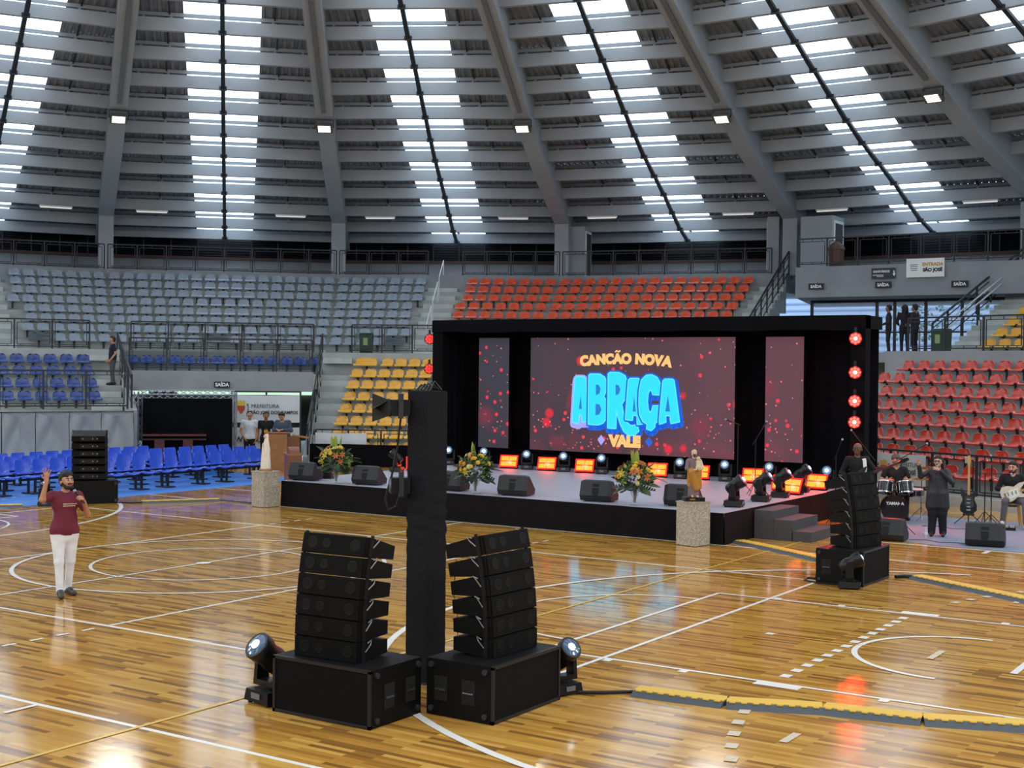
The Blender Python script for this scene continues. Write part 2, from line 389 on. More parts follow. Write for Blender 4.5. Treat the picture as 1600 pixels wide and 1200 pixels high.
# ================================================================ stands
def tread(parent, phi, a0, a1, s0, s1, z, th=.9, m=M_STEP, nm='concrete_step'):
    """one tread: s0/s1 are functions of a or numbers"""
    f0 = s0 if callable(s0) else (lambda a: s0); f1 = s1 if callable(s1) else (lambda a: s1)
    b = MB(); vs = [(f0(a0), a0, z-th), (f1(a0), a0, z-th), (f1(a1), a1, z-th), (f0(a1), a1, z-th), (f0(a0), a0, z), (f1(a0), a0, z), (f1(a1), a1, z), (f0(a1), a1, z)]
    b.add(vs, [(0, 3, 2, 1), (4, 5, 6, 7), (0, 1, 5, 4), (1, 2, 6, 5), (2, 3, 7, 6), (3, 0, 4, 7)])
    return part(nm, b, m, parent, M=frame(phi))
M_NOSE = mat('stair_concrete', '#c0c3be', .8, noise=.1, nscale=3)
UA = [31.6+.8*i for i in range(8)]
def uz(i): return 3.8+.4*i
stand = struct('stand_upper', None, None, 'upper stand of stepped concrete')
for k in (-2, -1, 0, 1, 2, 4, 5):
    for i in range(8):
        a0 = UA[i]-.32; a1 = a0+.8 if i < 7 else a0+1.0
        lo = (lambda a: -hw(a)); hi = (lambda a: hw(a))
        if k == 4: lo = (lambda a: -5.2)
        tread(stand, fang(k), a0, a1, lo, hi, uz(i))
    # cross aisle and walkway behind
    if k < 3: tread(stand, fang(k), 29.95, 31.3, lambda a: -hw(a), lambda a: hw(a), 3.8, .5, nm='aisle_slab')
for k in range(-2, 6):
    tread(stand, fang(k), 37.85 if k != 3 else 35.0, 43.2, (lambda a: -hw(a)) if k != 3 else (lambda a: -hw(a) if a > 38 else -3.45), (lambda a: hw(a)) if k != 3 else (lambda a: hw(a) if a > 38 else 5.3), 7.4, .8 if k != 3 else 1.2, m=M_CONC, nm='walkway_slab')
# half steps of the radial stairs
def stairs(parent, phi, rows, s0, s1, d, h):
    f0 = s0 if callable(s0) else (lambda a: s0); f1 = s1 if callable(s1) else (lambda a: s1)
    for a, z in rows:
        tread(parent, phi, a-.32-d*.5, a-.32, f0, f1, z-h*.5, h*.5, m=M_NOSE, nm='stair_step')
UR = [(UA[i], uz(i)) for i in range(1, 8)]+[(38.15, 7.0)]
stairs(stand, fang(-1), UR, -.75, .62, .8, .4); stairs(stand, fang(1), UR, -.82, .48, .8, .4)
stairs(stand, fang(2), UR, lambda a: hw(a)-1.0, lambda a: hw(a), .8, .4); stairs(stand, fang(4), UR, -5.15, -4.0, .8, .4)

# ---- seats
def seat_mesh(name, m, w=.46):
    nx = 9; rows = []
    # pan from the rolled front lip to the crease, then the low rounded back
    for y, z, h in ((.02, -.055, .88), (-.005, -.045, .95), (-.012, -.02, .98), (.0, .002, 1), (.05, .012, 1), (.2, -.012, .98), (.3, -.006, .95)):
        rows.append([(u*h*w/2, y+.02*u*u*(y < .03), z+.028*u*u*(y > .03)) for u in [-1+2*j/(nx-1) for j in range(nx)]])
    for t in (.08, .3, .55, .75, .88, .96, 1.0):
        k = .90 if t < .5 else .90*math.sqrt(max(.02, 1-.8*((t-.5)/.5)**2.6))
        rows.append([(u*k*w/2, .355+.05*t-.05*u*u*(1-.3*t), .022+.235*t+.012*u*u*(1-t)) for u in [-1+2*j/(nx-1) for j in range(nx)]])
    n = len(rows); top = [p for r in rows for p in r]; bot = []
    for i in range(n):
        for j in range(nx):
            a = Vector(rows[min(i+1, n-1)][j])-Vector(rows[max(i-1, 0)][j]); c = Vector(rows[i][min(j+1, nx-1)])-Vector(rows[i][max(j-1, 0)][0:3] if False else rows[i][max(j-1, 0)])
            nn = c.cross(a).normalized(); bot.append(tuple(Vector(rows[i][j])-nn*.018))
    o = n*nx; F = []
    for i in range(n-1):
        for j in range(nx-1):
            a = i*nx+j; F.append((a, a+1, a+nx+1, a+nx)); c = o+a; F.append((c+nx, c+nx+1, c+1, c))
    for j in range(nx-1): F.append((j+1, j, o+j, o+j+1)); a = (n-1)*nx+j; F.append((a, a+1, o+a+1, o+a))
    for i in range(n-1): a = i*nx; F.append((a, a+nx, o+a+nx, o+a)); a = i*nx+nx-1; F.append((a+nx, a, o+a, o+a+nx))
    b = MB(); b.add(top+bot, F)
    b.mi = 1; b.box((0, .30, -.045), (.05, .26, .05)); b.box((0, .44, -.16), (.07, .03, .30))
    me = b.mesh(name, [m, M_STEEL]); return smooth(me, 50)
def plastic(n, c): return mat(n, c, .22, spec=.5, coat=.3)
SEAT = {'grey': seat_mesh('stadium_seat', plastic('grey_plastic', '#98a1ad')), 'red': seat_mesh('stadium_seat', plastic('red_plastic', '#bd3b29')),
        'orange': seat_mesh('stadium_seat', plastic('orange_red_plastic', '#e0532a')), 'blue': seat_mesh('stadium_seat', plastic('blue_plastic', '#17387f')), 'yellow': seat_mesh('stadium_seat', plastic('yellow_plastic', '#e3a72c'))}
def wide_mesh(m):
    me = seat_mesh('wide_seat', m, .9); return me
NSEAT = [0]
def seat(kind, phi, a, s, z, label, group, wide=False):
    key = ('w', kind)
    me = SEAT[kind] if not wide else shared(key, lambda: wide_mesh(SEAT[kind].materials[0]))
    o = link(('wide_' if wide else '')+{'grey': 'grey_seat', 'red': 'red_seat', 'orange': 'orange_red_seat', 'blue': 'blue_seat', 'yellow': 'yellow_seat', 'dark': 'grey_seat'}[kind], me, None, frame(phi, a, s, z)); tag(o, label, 'seat', group); NSEAT[0] += 1; return o
FN = {-1: 'left end', 0: 'bay above the black backdrop', 1: 'bay of the white handrail', 2: 'bay above the big screen', 4: 'bay by the entrance'}
def rowname(i): return 'top' if i == 7 else ('front' if i == 0 else ordn(8-i)+' from top')
P = .55
# grey upper block and red upper block
for i in range(8):
    a = UA[i]; z = uz(i)+.40; cnt = {'grey': 0, 'red': 0}
    for k in (-1, 0, 1, 2):
        n = round(2*hw(a)/.56); Pk = 2*hw(a)/n; off = (n-1)*Pk/2
        for j in range(n):
            s = -off+j*Pk
            if k == -1: kind = 'grey'; ok = s > .84
            elif k == 0: kind = 'grey'; ok = True
            elif k == 1: kind = 'grey' if s < 0 else 'red'; ok = s < -1.02 or s > .68
            else: kind = 'red'; ok = s < hw(a)-1.2
            if not ok: continue
            if kind == 'red' and i < 2: continue      # behind the stage arch
            if kind == 'grey' and i == 0 and ((k == -1 and s < 2.0) or (k == 0 and -.8 < s < .45) or (k == 1 and s > -2.0)): continue
            cnt[kind] += 1
            seat('orange' if kind == 'red' else kind, fang(k), a, s, z, '%s upper-stand seat, %s row, %s from left' % ({'grey': 'grey', 'red': 'orange-red'}[kind], rowname(i), ordn(cnt[kind])), '%s seats of the upper stand' % {'grey': 'grey', 'red': 'orange-red'}[kind])
SEAT['dark'] = seat_mesh('stadium_seat', plastic('dark_grey_plastic', '#565e63'))
for k, s, lb in ((-1, 1.45, 'wide grey seat on the aisle at the far left'), (0, -.15, 'wide grey seat on the aisle above the black backdrop'), (1, -1.5, 'wide grey seat on the aisle beside the white handrail')):
    seat('dark', fang(k), UA[0]-.15, s, 4.2, lb, 'wide grey seats', True)
# yellow seats at the far right
for i in range(4):
    for j in range(5):
        seat('yellow', fang(4), UA[i], -3.5+P*j, uz(i)+.4, 'yellow seat right of entrance stairs, %s row up, %s from stairs' % (ordn(i+1), ordn(j+1)), 'yellow seats by the entrance stairs')
# lower left stand: blue seats (facet -1)
low = struct('stand_lower_left', None, None, 'lower left stand of concrete steps')
BR = [(26.0, 3.35), (25.2, 2.95), (24.4, 2.54), (23.6, 2.13)]
tread(low, fang(-1), 26.5, 30.0, lambda a: -hw(a), lambda a: hw(a), 3.8, .9)
for j, (a, z) in enumerate(BR):
    tread(low, fang(-1), a-.3 if j < 3 else 19.3, a+.5, lambda a: -hw(a), lambda a: hw(a), z-.4, .7 if j < 3 else .25)
    n = 0
    for q in range(6):
        s = 2.2-.546*(5-q)
        if j == 3: s += -.02
        n += 1; seat('blue', fang(-1), a, s, z, 'blue seat in left stand, %s row from top, %s from left' % (ordn(j+1), ordn(n)), 'blue seats of the left stand')
stairs(low, fang(-1), [(a, z-.4) for a, z in BR[:3]]+[(26.8, 3.8)], lambda a: hw(a)-1.05, lambda a: hw(a)-.05, .8, .4)
# gallery over the way out (facet 0)
gal = struct('stand_gallery', None, None, 'gallery over the exit with one row of blue seats')
tread(gal, fang(0), 23.8, 30.0, lambda a: -hw(a), lambda a: hw(a), 2.97, .5); tread(gal, fang(0), 23.7, 23.95, lambda a: -hw(a), lambda a: hw(a), 3.08, .68, m=M_CONC, nm='gallery_front')
tread(gal, fang(0), 29.95, 30.15, lambda a: -hw(a), lambda a: hw(a), 3.8, 1.3, m=M_CONC, nm='gallery_riser')
for j in range(14): seat('blue', fang(0), 29.45, -3.3+.525*j, 3.37, 'blue gallery seat above the black backdrop, %s from left' % ordn(j+1), 'blue seats of the gallery')
# lower middle stand: yellow seats (facet 1)
lowy = struct('stand_lower_middle', None, None, 'lower stand with yellow seats left of the stage')
YR = [(28-.75*j, 3.35-.413*j) for j in range(8)]
tread(lowy, fang(1), 28.5, 30.0, lambda a: -hw(a), lambda a: hw(a), 3.8, .9)
for j, (a, z) in enumerate(YR):
    tread(lowy, fang(1), a-.3, a+.45, lambda a: -hw(a), lambda a: hw(a), z-.4, .6)
    for q in range(7):
        s = -2.25+.512*q
        if j == 0 and q < 2: continue
        if j == 0: pass
        seat('yellow', fang(1), a, s, z, 'yellow seat left of stage, %s row from top, %s from stairs' % (ordn(j+1), ordn(q+1)), 'yellow seats left of the stage')
seat('yellow', fang(1), 27.9, -2.02, 3.36, 'wide yellow seat at the top corner beside the stairs', 'wide yellow seat', True)
tread(lowy, fang(1), 21.6, 22.5, lambda a: -hw(a), lambda a: hw(a), .12, .3)
stairs(lowy, fang(1), [(a, z-.4) for a, z in YR]+[(28.8, 3.8)], lambda a: -hw(a)+.05, lambda a: -hw(a)+1.15, .75, .41)
# lower right stand: red seats
lowr = struct('stand_lower_right', None, None, 'lower right stand with red seats')
PH = R_(67.087); RRW = [(21.23+(5-j)*.74, 1.46+(5-j)*.387) for j in range(8)]
for j, (a, z) in enumerate(RRW):
    tread(lowr, PH, a-.3, a+.44, -7.6, 2.6, z-.41, .7)
    base = -4.3+j*.0
    s_first = {0: -7.0}.get(j, None)
    off = (-3.88+.575*20-(.0)) % .575
    sh = [(-7.0) % .575, .16, .30, .52, .1, (-3.88) % .575, .2, .4][j]
    q0 = math.floor(-6.4/.575)*.575+sh; n = 0; s = q0
    while s < 1.6:
        n += 1; seat('red', PH, a, s, z, 'red seat right of stage, %s row from top, %s from left' % (ordn(j+1), ordn(n)), 'red seats right of the stage'); s += .575
tread(lowr, PH, 19.35, 20.2, -7.6, 2.6, .25, .4); 
tread(lowr, PH, 25.52, 26.6, -7.6, 2.6, 3.95, 1.0, m=M_CONC, nm='platform_front')
b = MB(); b.prism([(-3.6, 30.0), (frame(PH, 26.55, -7.6).translation.x, frame(PH, 26.55, -7.6).translation.y), (frame(PH, 26.55, 2.6).translation.x, frame(PH, 26.55, 2.6).translation.y), (13.0, 31.0), (9, 33), (5.4, 42), (-4.6, 42), (-4.4, 31)], 3.6, 3.93)
part('entrance_platform', b, M_CONC, lowr)
# front wall under the left stand
b = MB(); b.box((0, 19.35, .93), (5.1, .12, 1.86)); part('front_wall', b, M_CONC, low, M=frame(fang(-1)))
b = MB(); b.box((0, 0, 0), (.0001, .0001, .0001))
# side walls of the exit passage
def side_wall(nm, ang, r0, r1, zs, parent, off=0):
    b = MB(); (z0a, z0b) = zs
    b.add([(r0, -.07, 0), (r1, -.07, 0), (r1, -.07, z0b), (r0, -.07, z0a), (r0, .07, 0), (r1, .07, 0), (r1, .07, z0b), (r0, .07, z0a)], [(3, 2, 1, 0), (4, 5, 6, 7), (0, 1, 5, 4), (1, 2, 6, 5), (2, 3, 7, 6), (3, 0, 4, 7)])
    part(nm, b, M_CONC, parent, M=Matrix.Rotation(ang, 4, 'Z') @ Matrix.Translation((0, off, 0)))
side_wall('side_wall', R_(142.5), 19.5, 30.4, (1.9, 3.8), low, -.08); side_wall('side_wall', R_(127.5), 21.8, 30.4, (.3, 3.9), lowy, .08)

# outer wall with louvres
M_LOUV = mat('louvre_steel', '#23262c', .5, metal=.3); M_BROWN = mat('brown_sill', '#4a342c', .7)
ow = struct('wall_outer', None, None, 'outer wall with dark louvres behind the walkway')
bw = MB(); bw.add([(-hw(43), 43, 7.3), (hw(43), 43, 7.3), (hw(43), 43, 8.3), (-hw(43), 43, 8.3)], [(0, 1, 2, 3)])
bs = MB(); bs.box((0, 42.95, 8.37), (2*hw(43), .16, .14))
bl = MB()
for i in range(9): bl.add([(-hw(43), 42.95, 8.5+.115*i), (hw(43), 42.95, 8.5+.115*i), (hw(43), 43.05, 8.59+.115*i), (-hw(43), 43.05, 8.59+.115*i)], [(0, 1, 2, 3)])
for i in range(-4, 5): bl.box((i*1.25, 42.9, 8.98), (.05, .05, 1.1))
bk = MB(); bk.box((0, 43.25, 9.1), (2*hw(43.3), .1, 1.6))
mw = bw.mesh('parapet', M_CONC); ms = bs.mesh('sill', M_BROWN); ml = bl.mesh('louvre_slats', M_LOUV); mk = bk.mesh('louvre_back', mat('louvre_dark', '#0c0e14', .9))
bf = MB(); bf.box((0, 43.2, 5), (2*hw(43.2), .2, 10.5)); mf = bf.mesh('wall_panel', M_CONC)
for k in range(24):
    kk = ((k+12) % 24)-12; Fm = frame(fang(kk))
    if -2 <= kk <= 5:
        link('parapet', mw, ow, Fm); link('sill', ms, ow, Fm); o = link('louvre_slats', ml, ow, Fm); o['kind'] = 'stuff'; link('louvre_back', mk, ow, Fm)
    else: link('wall_panel', mf, ow, Fm)

# ================================================================ railings
def railing(label, p0, p1, n, h=1.05, slope=0, gap=.05, nm='guard_railing', frames=True):
    p0 = Vector(p0); p1 = Vector(p1); d = p1-p0; t = thing(nm, label, 'railing', loc=p0); d2 = d
    ph = MB(); up = Vector((0, 0, 1))
    part('top_rail', MB().bar(up*h, d+up*h, .06, .05), M_RAIL, t)
    part('lower_rail', MB().bar(up*.1, d+up*.1, .04, .04), M_RAIL, t)
    for i in range(n+1):
        q = d*(i/n); part('post', MB().bar(q-up*0, q+up*h, .055, .055, up=(d.y, -d.x, 0)), M_RAIL, t)
    if frames:
        for i in range(n):
            a = d*((i+.0)/n); c = d*((i+1.)/n); e = (c-a).normalized(); L = (c-a).length; q0 = a+e*.1; q1 = c-e*.1; z0 = .17; z1 = h-.12; b = MB()
            b.bar(q0+up*z0, q1+up*z0, .025, .025); b.bar(q0+up*z1, q1+up*z1, .025, .025)
            for q in (q0, q1): b.bar(q+up*(z0-.012), q+up*(z1+.012), .025, .025, up=(d.y, -d.x, 0))
            for f in (.12, .5, .88):
                q = q0+(q1-q0)*f; b.bar(q+up*z1, q+up*h, .02, .02, up=(d.y, -d.x, 0)); b.bar(q+up*.1, q+up*z0, .02, .02, up=(d.y, -d.x, 0))
            part('infill_frame', b, M_RAIL, t)
    return t
def fp(k, a, s, z): return frame(fang(k), a, s, z).translation
railing('dark railing along the aisle at the far left', fp(-1, 30.3, -2.3, 3.82), fp(-1, 30.3, 3.06, 3.82), 4, 1.1)
railing('dark railing along the aisle above the black backdrop', fp(0, 30.3, -3.39, 3.82), fp(0, 30.3, 3.52, 3.82), 5, 1.1)
railing('dark railing along the aisle beside the green bin', fp(1, 30.3, -2.95, 3.82), fp(1, 30.3, 3.0, 3.82), 5, 1.1)
railing('railing at the edge of the gallery over the exit', fp(0, 24.0, -2.98, 3.08), fp(0, 24.0, 3.12, 3.08), 5, 1.1)
railing('railing at the front of the left blue stand', fp(-1, 19.42, -2.45, 1.93), fp(-1, 19.42, 2.42, 1.93), 4, 1.15)
for k, s0, s1, n, lb in ((-1, -5, 4.98, 8, 'railing of the upper walkway, leftmost run'), (0, -4.98, 4.98, 8, 'railing of the upper walkway above the grey seats'), (1, -4.98, -.95, 3, 'railing of the upper walkway just left of the white handrail'),
                         (1, .62, 4.98, 4, 'railing of the upper walkway just right of the white handrail'), (2, -4.98, 4.3, 8, 'railing of the upper walkway above the red seats')):
    railing(lb, fp(k, 38.4, s0, 7.4), fp(k, 38.4, s1, 7.4), n, 1.12)
railing('railing on the balcony above the entrance doors', (-3.42, 35.1, 7.42), (5.2, 35.0, 7.42), 7, 1.1)
railing('railing on the platform in front of the entrance', frame(PH, 26.5, -7.5, 3.95).translation, frame(PH, 26.5, 2.5, 3.95).translation, 7, 1.08)
railing('railing in front of the lower red seats behind the band', frame(PH, 19.5, -7.5, .22).translation, frame(PH, 19.5, 1.8, .22).translation, 7, 1.05)
railing('railing in front of the yellow seats behind the stage', fp(1, 21.8, -2.6, .12), fp(1, 21.8, 2.8, .12), 5, 1.08)
def slope_rail(label, p0, p1, n, h=1.0, m=M_RAIL, bars=3):
    p0 = Vector(p0); p1 = Vector(p1); d = p1-p0; t = thing('stair_railing', label, 'railing', loc=p0); up = Vector((0, 0, 1))
    part('top_rail', MB().bar(up*h, d+up*h, .06, .06), m, t)
    for i in range(n+1): q = d*(i/n); part('post', MB().bar(q, q+up*h, .06, .06, up=(d.y, -d.x, 0)), m, t)
    for j in range(bars): z = h*(.12+.7*j/max(1, bars-1)) if bars > 1 else h*.5; part('mid_rail', MB().bar(up*z, d+up*z, .03, .03), m, t)
    return t
def rp(k, r, z, off=0): a = R_(142.5-15*k); return Vector((r*math.cos(a)-off*math.sin(a)*-1, r*math.sin(a)-off*math.cos(a), z))
slope_rail('sloping stair rail beside the navy-shirted man', rp(0, 28.6, 3.4), rp(0, 19.8, 1.95), 5, 1.0)
slope_rail('sloping stair rail between exit and yellow seats', rp(1, 28.8, 3.5), rp(1, 22.0, .35), 5, 1.0)
slope_rail('sloping stair rail at the right end of the upper red seats', rp(3, 32.6, 4.3), rp(3, 38.6, 7.35), 7, 1.0)
slope_rail('sloping dark stair rail right of the entrance doors', fp(4, 31.0, -5.15, 4.0), fp(4, 38.0, -5.2, 7.3), 7, 1.0)
M_WRAIL = mat('white_handrail', '#c9cccc', .35, metal=.3)
hr = thing('stair_handrail', 'white tube handrail on stairs between grey and red seats', 'handrail', M=frame(fang(1), 0, 0, 0))
for a0, a1 in ((31.8, 33.4), (33.9, 35.7), (36.2, 37.9)):
    z0 = 3.8+(a0-31.3)*.5; z1 = 3.8+(a1-31.3)*.5
    part('rail_tube', MB().tube([(-.2, a0, z0+.1), (-.2, a0, z0+.95), (-.2, a1, z1+.95), (-.2, a1, z1+.1)], .028), M_WRAIL, hr)
hr2 = thing('stair_handrail', 'pale tube handrails on the stairs right of the entrance', 'handrail', M=frame(fang(4), 0, 0, 0))
for h in (.72, .95): part('rail_tube', MB().tube([(-4.75, 31.0, 3.95+h), (-4.75, 38.4, 7.45+h)], .03), M_WRAIL, hr2)

# service boxes with doors on the walkway
def service_box(n, k, a, s, w, d, h, side=1):
    o = struct('wall_service_%d' % n, None, None, 'small grey service room on the upper walkway'); o.matrix_world = frame(fang(k), a, s, 7.4)
    part('box_wall', MB().box((0, 0, h/2), (w, d, h)), M_RIB, o); part('door_frame', MB().box((side*(w/2+.01), 0, h*.47), (.06, d*.8, h*.9)), M_WHITE, o)
    part('door_leaf', MB().box((side*(w/2+.035), 0, h*.46), (.05, d*.6, h*.82)), mat('dark_door', '#2a3038', .5), o)
service_box(1, 2, 39.6, -4.6, .9, 1.2, 2.3); service_box(2, 2, 39.4, 4.3, .5, 1.3, 2.5, -1); service_box(3, 3, 38.2, -3.55, 1.35, 1.4, 2.3); service_box(4, 4, 38.8, -4.6, 2.2, 1.4, 2.5)
# green bins, brown bin
def bin_(label, M, h, m, brown=False):
    t = thing('waste_bin', label, 'bin', M=M); w = .44*h/.8
    part('body', MB().box((0, 0, h*.43), (w, w*.9, h*.86), top=(1.12, 1.12)), m, t); part('lid', MB().box((0, 0, h*.91), (w*1.18, w*1.1, h*.1), top=(.9, .8)), m, t)
    if not brown:
        part('label_sheet', MB().box((0, -w*.52, h*.55), (w*.4, .01, h*.35)), mat('bin_label', '#8f9a6a', .6), t)
        for s in (-1, 1): part('wheel', MB().cyl((s*w*.4, w*.4, .06), (s*w*.48, w*.4, .06), .06), M_BLKPL, t)
    return t
M_GREEN = mat('green_bin_plastic', '#1d3b2c', .4)
bin_('green wheeled bin behind the aisle railing', frame(fang(1), 30.75, -2.45, 3.82), .82, M_GREEN)
bin_('green bin at foot of the stairs right of the upper red seats', frame(fang(2), 31.6, 3.9, 4.0), .9, M_GREEN); bin_('tall green bin by the left end of the entrance doors', frame(fang(3), 33.6, -3.9, 3.95), 1.2, M_GREEN)
bin_('green bin at the foot of the right entrance stairs', frame(fang(4), 29.9, -4.15, 3.95), .85, M_GREEN)
ub = thing('brown_bin', 'brown hooded bin behind the balcony railing', 'bin', (-2.0, 35.6, 7.4)); part('body', MB().cyl((0, 0, 0), (0, 0, .7), .3, .33, 8), mat('brown_plastic', '#5a4036', .6), ub)
part('hood', MB().lathe([(.36, .7), (.3, .86), (.08, 1.02)], 8), mat('brown_plastic', '#5a4036', .6), ub)

# entrance glazing, doors
ent = struct('window_1', None, None, 'glazed entrance doors with daylight outside'); ent.matrix_world = Matrix.Translation((0, 36.6, 3.95))
M_FR = mat('door_frame_red', '#2c1a1e', .5)
for x0, x1 in ((-3.3, -.7), (-.62, 0.0), (.1, 1.25), (1.3, 2.6), (2.7, 3.2), (3.3, 4.7), (4.75, 5.9)):
    part('glass_pane', MB().box(((x0+x1)/2, 0, 1.05), (x1-x0-.08, .015, 2.0)), M_GLASS, ent)
for x in (-3.35, -.66, .05, 1.27, 2.65, 3.25, 4.72, 5.95): part('mullion', MB().box((x, 0, 1.1), (.11, .1, 2.2)), M_FR, ent)
part('transom', MB().box((1.3, 0, 2.15), (9.4, .12, .12)), M_FR, ent); part('transom', MB().box((1.3, 0, .9), (9.4, .06, .06)), M_FR, ent)
# daylight yard beyond the doors
ext = struct('wall_outside', MB().box((0, 0, 3.5), (34, .3, 7.0)), mat('pale_outside_wall', '#cfdcea', .8), 'pale slatted building outside the doors'); ext.location = (0, 52, 3.2)
for i in range(16): part('outside_slat', MB().box((0, -.2, .4+.36*i), (30, .08, .08)), mat('slat_blue', '#9db4d6', .6), ext)
yd = MB().box((0, 48, 3.6), (34, 13, .3)); struct('floor_yard', yd, mat('yard_paving', '#b9c2c9', .9), 'raised yard outside the doors')
M_LEAFO = mat('outside_leaf', '#4f7a45', .6)
for i, (x, y, h) in enumerate(((-1.3, 44.5, 2.6), (1.6, 46, 2.9), (3.4, 45, 2.0))):
    t = thing('outdoor_shrub', 'leafy shrub outside the glass doors, %s from left' % ordn(i+1), 'shrub', (x, y, 3.75), group='shrubs outside the doors'); b = MB(); rr = random.Random(i)
    for j in range(160):
        q = Vector((rr.gauss(0, .5), rr.gauss(0, .4), h*(.35+.65*rr.random()))); d = Vector((rr.uniform(-1, 1), rr.uniform(-1, 1), rr.uniform(-.3, 1))).normalized()*.22; e = d.orthogonal().normalized()*.06
        b.add([q, q+d*.5+e, q+d, q+d*.5-e], [(0, 1, 2, 3)])
    o = part('foliage', b, M_LEAFO, t); o['kind'] = 'stuff'; part('stem', MB().cyl((0, 0, 0), (0, 0, h*.6), .05, .03, 6), mat('bark', '#5b4634', .9), t)
# walls added under the stands to stop sky light leaking in
uw = struct('wall_added_under_stand', None, None, 'added wall under the middle stands shutting out sky light')
for k in (2, 3): part('wall_panel', MB().box((0, 31.0 if k == 2 else 30.2, 1.9), (2*hw(31), .2, 3.8)), M_CONC, uw, M=frame(fang(k)))
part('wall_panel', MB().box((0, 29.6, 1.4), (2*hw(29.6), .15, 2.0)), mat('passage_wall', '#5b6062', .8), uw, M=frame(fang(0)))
part('wall_panel', MB().box((0, 0, 1.95), (10.2, .2, 3.9)), M_CONC, uw, M=frame(PH, 26.3, -2.5))
part('window_band', MB().box((0, 29.4, 2.28), (2*hw(29)-.3, .03, .24)), mat('daylit_green_glazing', '#bfe3c8', .4, emit=1.0, ecol='#c9ecd2'), uw, M=frame(fang(0)))
# signs
def sign(label, M, w, h, m, lines, cat='sign'):
    t = thing('sign_board', label, cat, M=M); part('board', MB().box((0, 0, 0), (w, .03, h)), m, t)
    for (txt, sz, x, z, mm, off) in lines: text_part('lettering', txt, sz, mm, t, Matrix.Translation((x, -.02, z)) @ UPR, off, .003)
    return t
M_SIGNB = mat('sign_black', '#15161a', .5); M_SIGNW = mat('sign_white', '#e9e9e6', .5, emit=.05)
SA = [('SAÍDA', .16, 0, -.055, M_SIGNW, .006)]
sign('small black exit sign above the black backdrop, reading SAÍDA', frame(fang(0), 23.6, .08, 2.63), .52, .2, M_SIGNB, SA)
sign('small black exit sign left of the restroom sign, reading SAÍDA', TR((-2.55, 34.9, 6.62)), .62, .24, M_SIGNB, SA)
sign('small black exit sign under the restroom sign, reading SAÍDA', TR((.12, 34.9, 6.62)), .62, .24, M_SIGNB, SA)
sign('small black exit sign behind the right stair rail, reading SAÍDA', TR((3.0, 34.9, 6.58)), .62, .24, M_SIGNB, SA)
sg = sign('dark restroom sign on the balcony wall, reading SANITÁRIOS', TR((.12, 34.9, 7.06)), .92, .4, mat('sign_slate', '#2b2f38', .5), [('SANITÁRIOS', .115, -.07, .03, M_SIGNW, .003)])
part('small_print', MB().box((-.2, -.018, -.07), (.42, .004, .022)).box((-.12, -.018, -.12), (.26, .004, .018)), M_SIGNW, sg)
part('arrow', MB().add([(.36, -.02, -.02), (.42, -.02, -.12), (.48, -.02, -.02), (.44, -.02, -.02), (.44, -.02, .1), (.40, -.02, .1), (.40, -.02, -.02)], [(0, 1, 2, 3, 4, 5, 6)]), M_SIGNW, sg)
sg = sign('white entrance sign on the balcony wall, reading ENTRADA SÃO JOSÉ', TR((1.72, 34.88, 7.22)), 1.42, .7, M_SIGNW, [('ENTRADA', .17, .28, .07, mat('sign_orange', '#d59a3c', .5), .008), ('SÃO JOSÉ', .17, .28, -.14, mat('sign_dark', '#23242a', .5), .01)])
b = MB()
for i in range(4): b.box((-.42, -.018, .12-.07*i), (.3-.02*i, .004, .025))
part('emblem', b, mat('sign_grey', '#55606a', .5), sg)
# ================================================================ stage
stg = thing('stage_deck', 'low wide stage with pale grey top and black skirt', 'stage', (0, 0, 0))
X0, X1, Y0, Y1 = -5.3, 5.97, 7.55, 15.4
part('deck', MB().box(((X0+X1)/2, (Y0+Y1)/2, .56), (X1-X0, Y1-Y0, .08)), mat('stage_top', '#a9a8b1', .45, noise=.06, nscale=3), stg)
sk = MB(); pts = [(X0, Y1), (X0, Y0), (X1, Y0), (X1, Y1)]
for (xa, ya), (xb, yb) in zip(pts, pts[1:]):
    n = 60; vs = []; d = Vector((xb-xa, yb-ya, 0)); L = d.length; nn = Vector((d.y, -d.x, 0)).normalized()
    for i in range(n+1):
        t = i/n; w = abs(.014*math.sin(t*L*4.5)+.008*math.sin(t*L*11+1))
        for z, g in ((.598, .004), (.3, .01), (.004, .02)):
            q = Vector((xa, ya, 0))+d*t+nn*(g+w*(1-z)); vs.append((q.x, q.y, z))
    sk.add(vs, [(3*i+j, 3*i+j+1, 3*i+j+4, 3*i+j+3) for i in range(n) for j in range(2)])
part('skirt', sk, mat('stage_skirt', '#0f0c0e', .9, spec=.2), stg, 60)
# steps at the right end
stp = thing('stage_steps', 'three dark grey wooden steps at the right end of the stage', 'steps', (0, 0, 0))
M_STPS = mat('step_carpet', '#4a474a', .9, noise=.1, nscale=20)
for i, (x, h) in enumerate(((6.02, .56), (6.42, .4), (6.80, .2))):
    part('step', MB().box((x+.2, 9.55, h/2), (.395, 1.35, h)), M_STPS, stp)
# band carpet
cp = link('band_carpet', MB().prism([(6.6, 10.9), (8.2, 10.35), (9.3, 9.98), (13.2, 9.98), (13.2, 14.9), (9.5, 15.0), (6.6, 15.2)], .001, .006).mesh('band_carpet', mat('grey_blue_carpet', '#7c8696', .95, noise=.08, nscale=15)))
tag(cp, 'grey-blue carpet under the band on the floor', 'carpet')
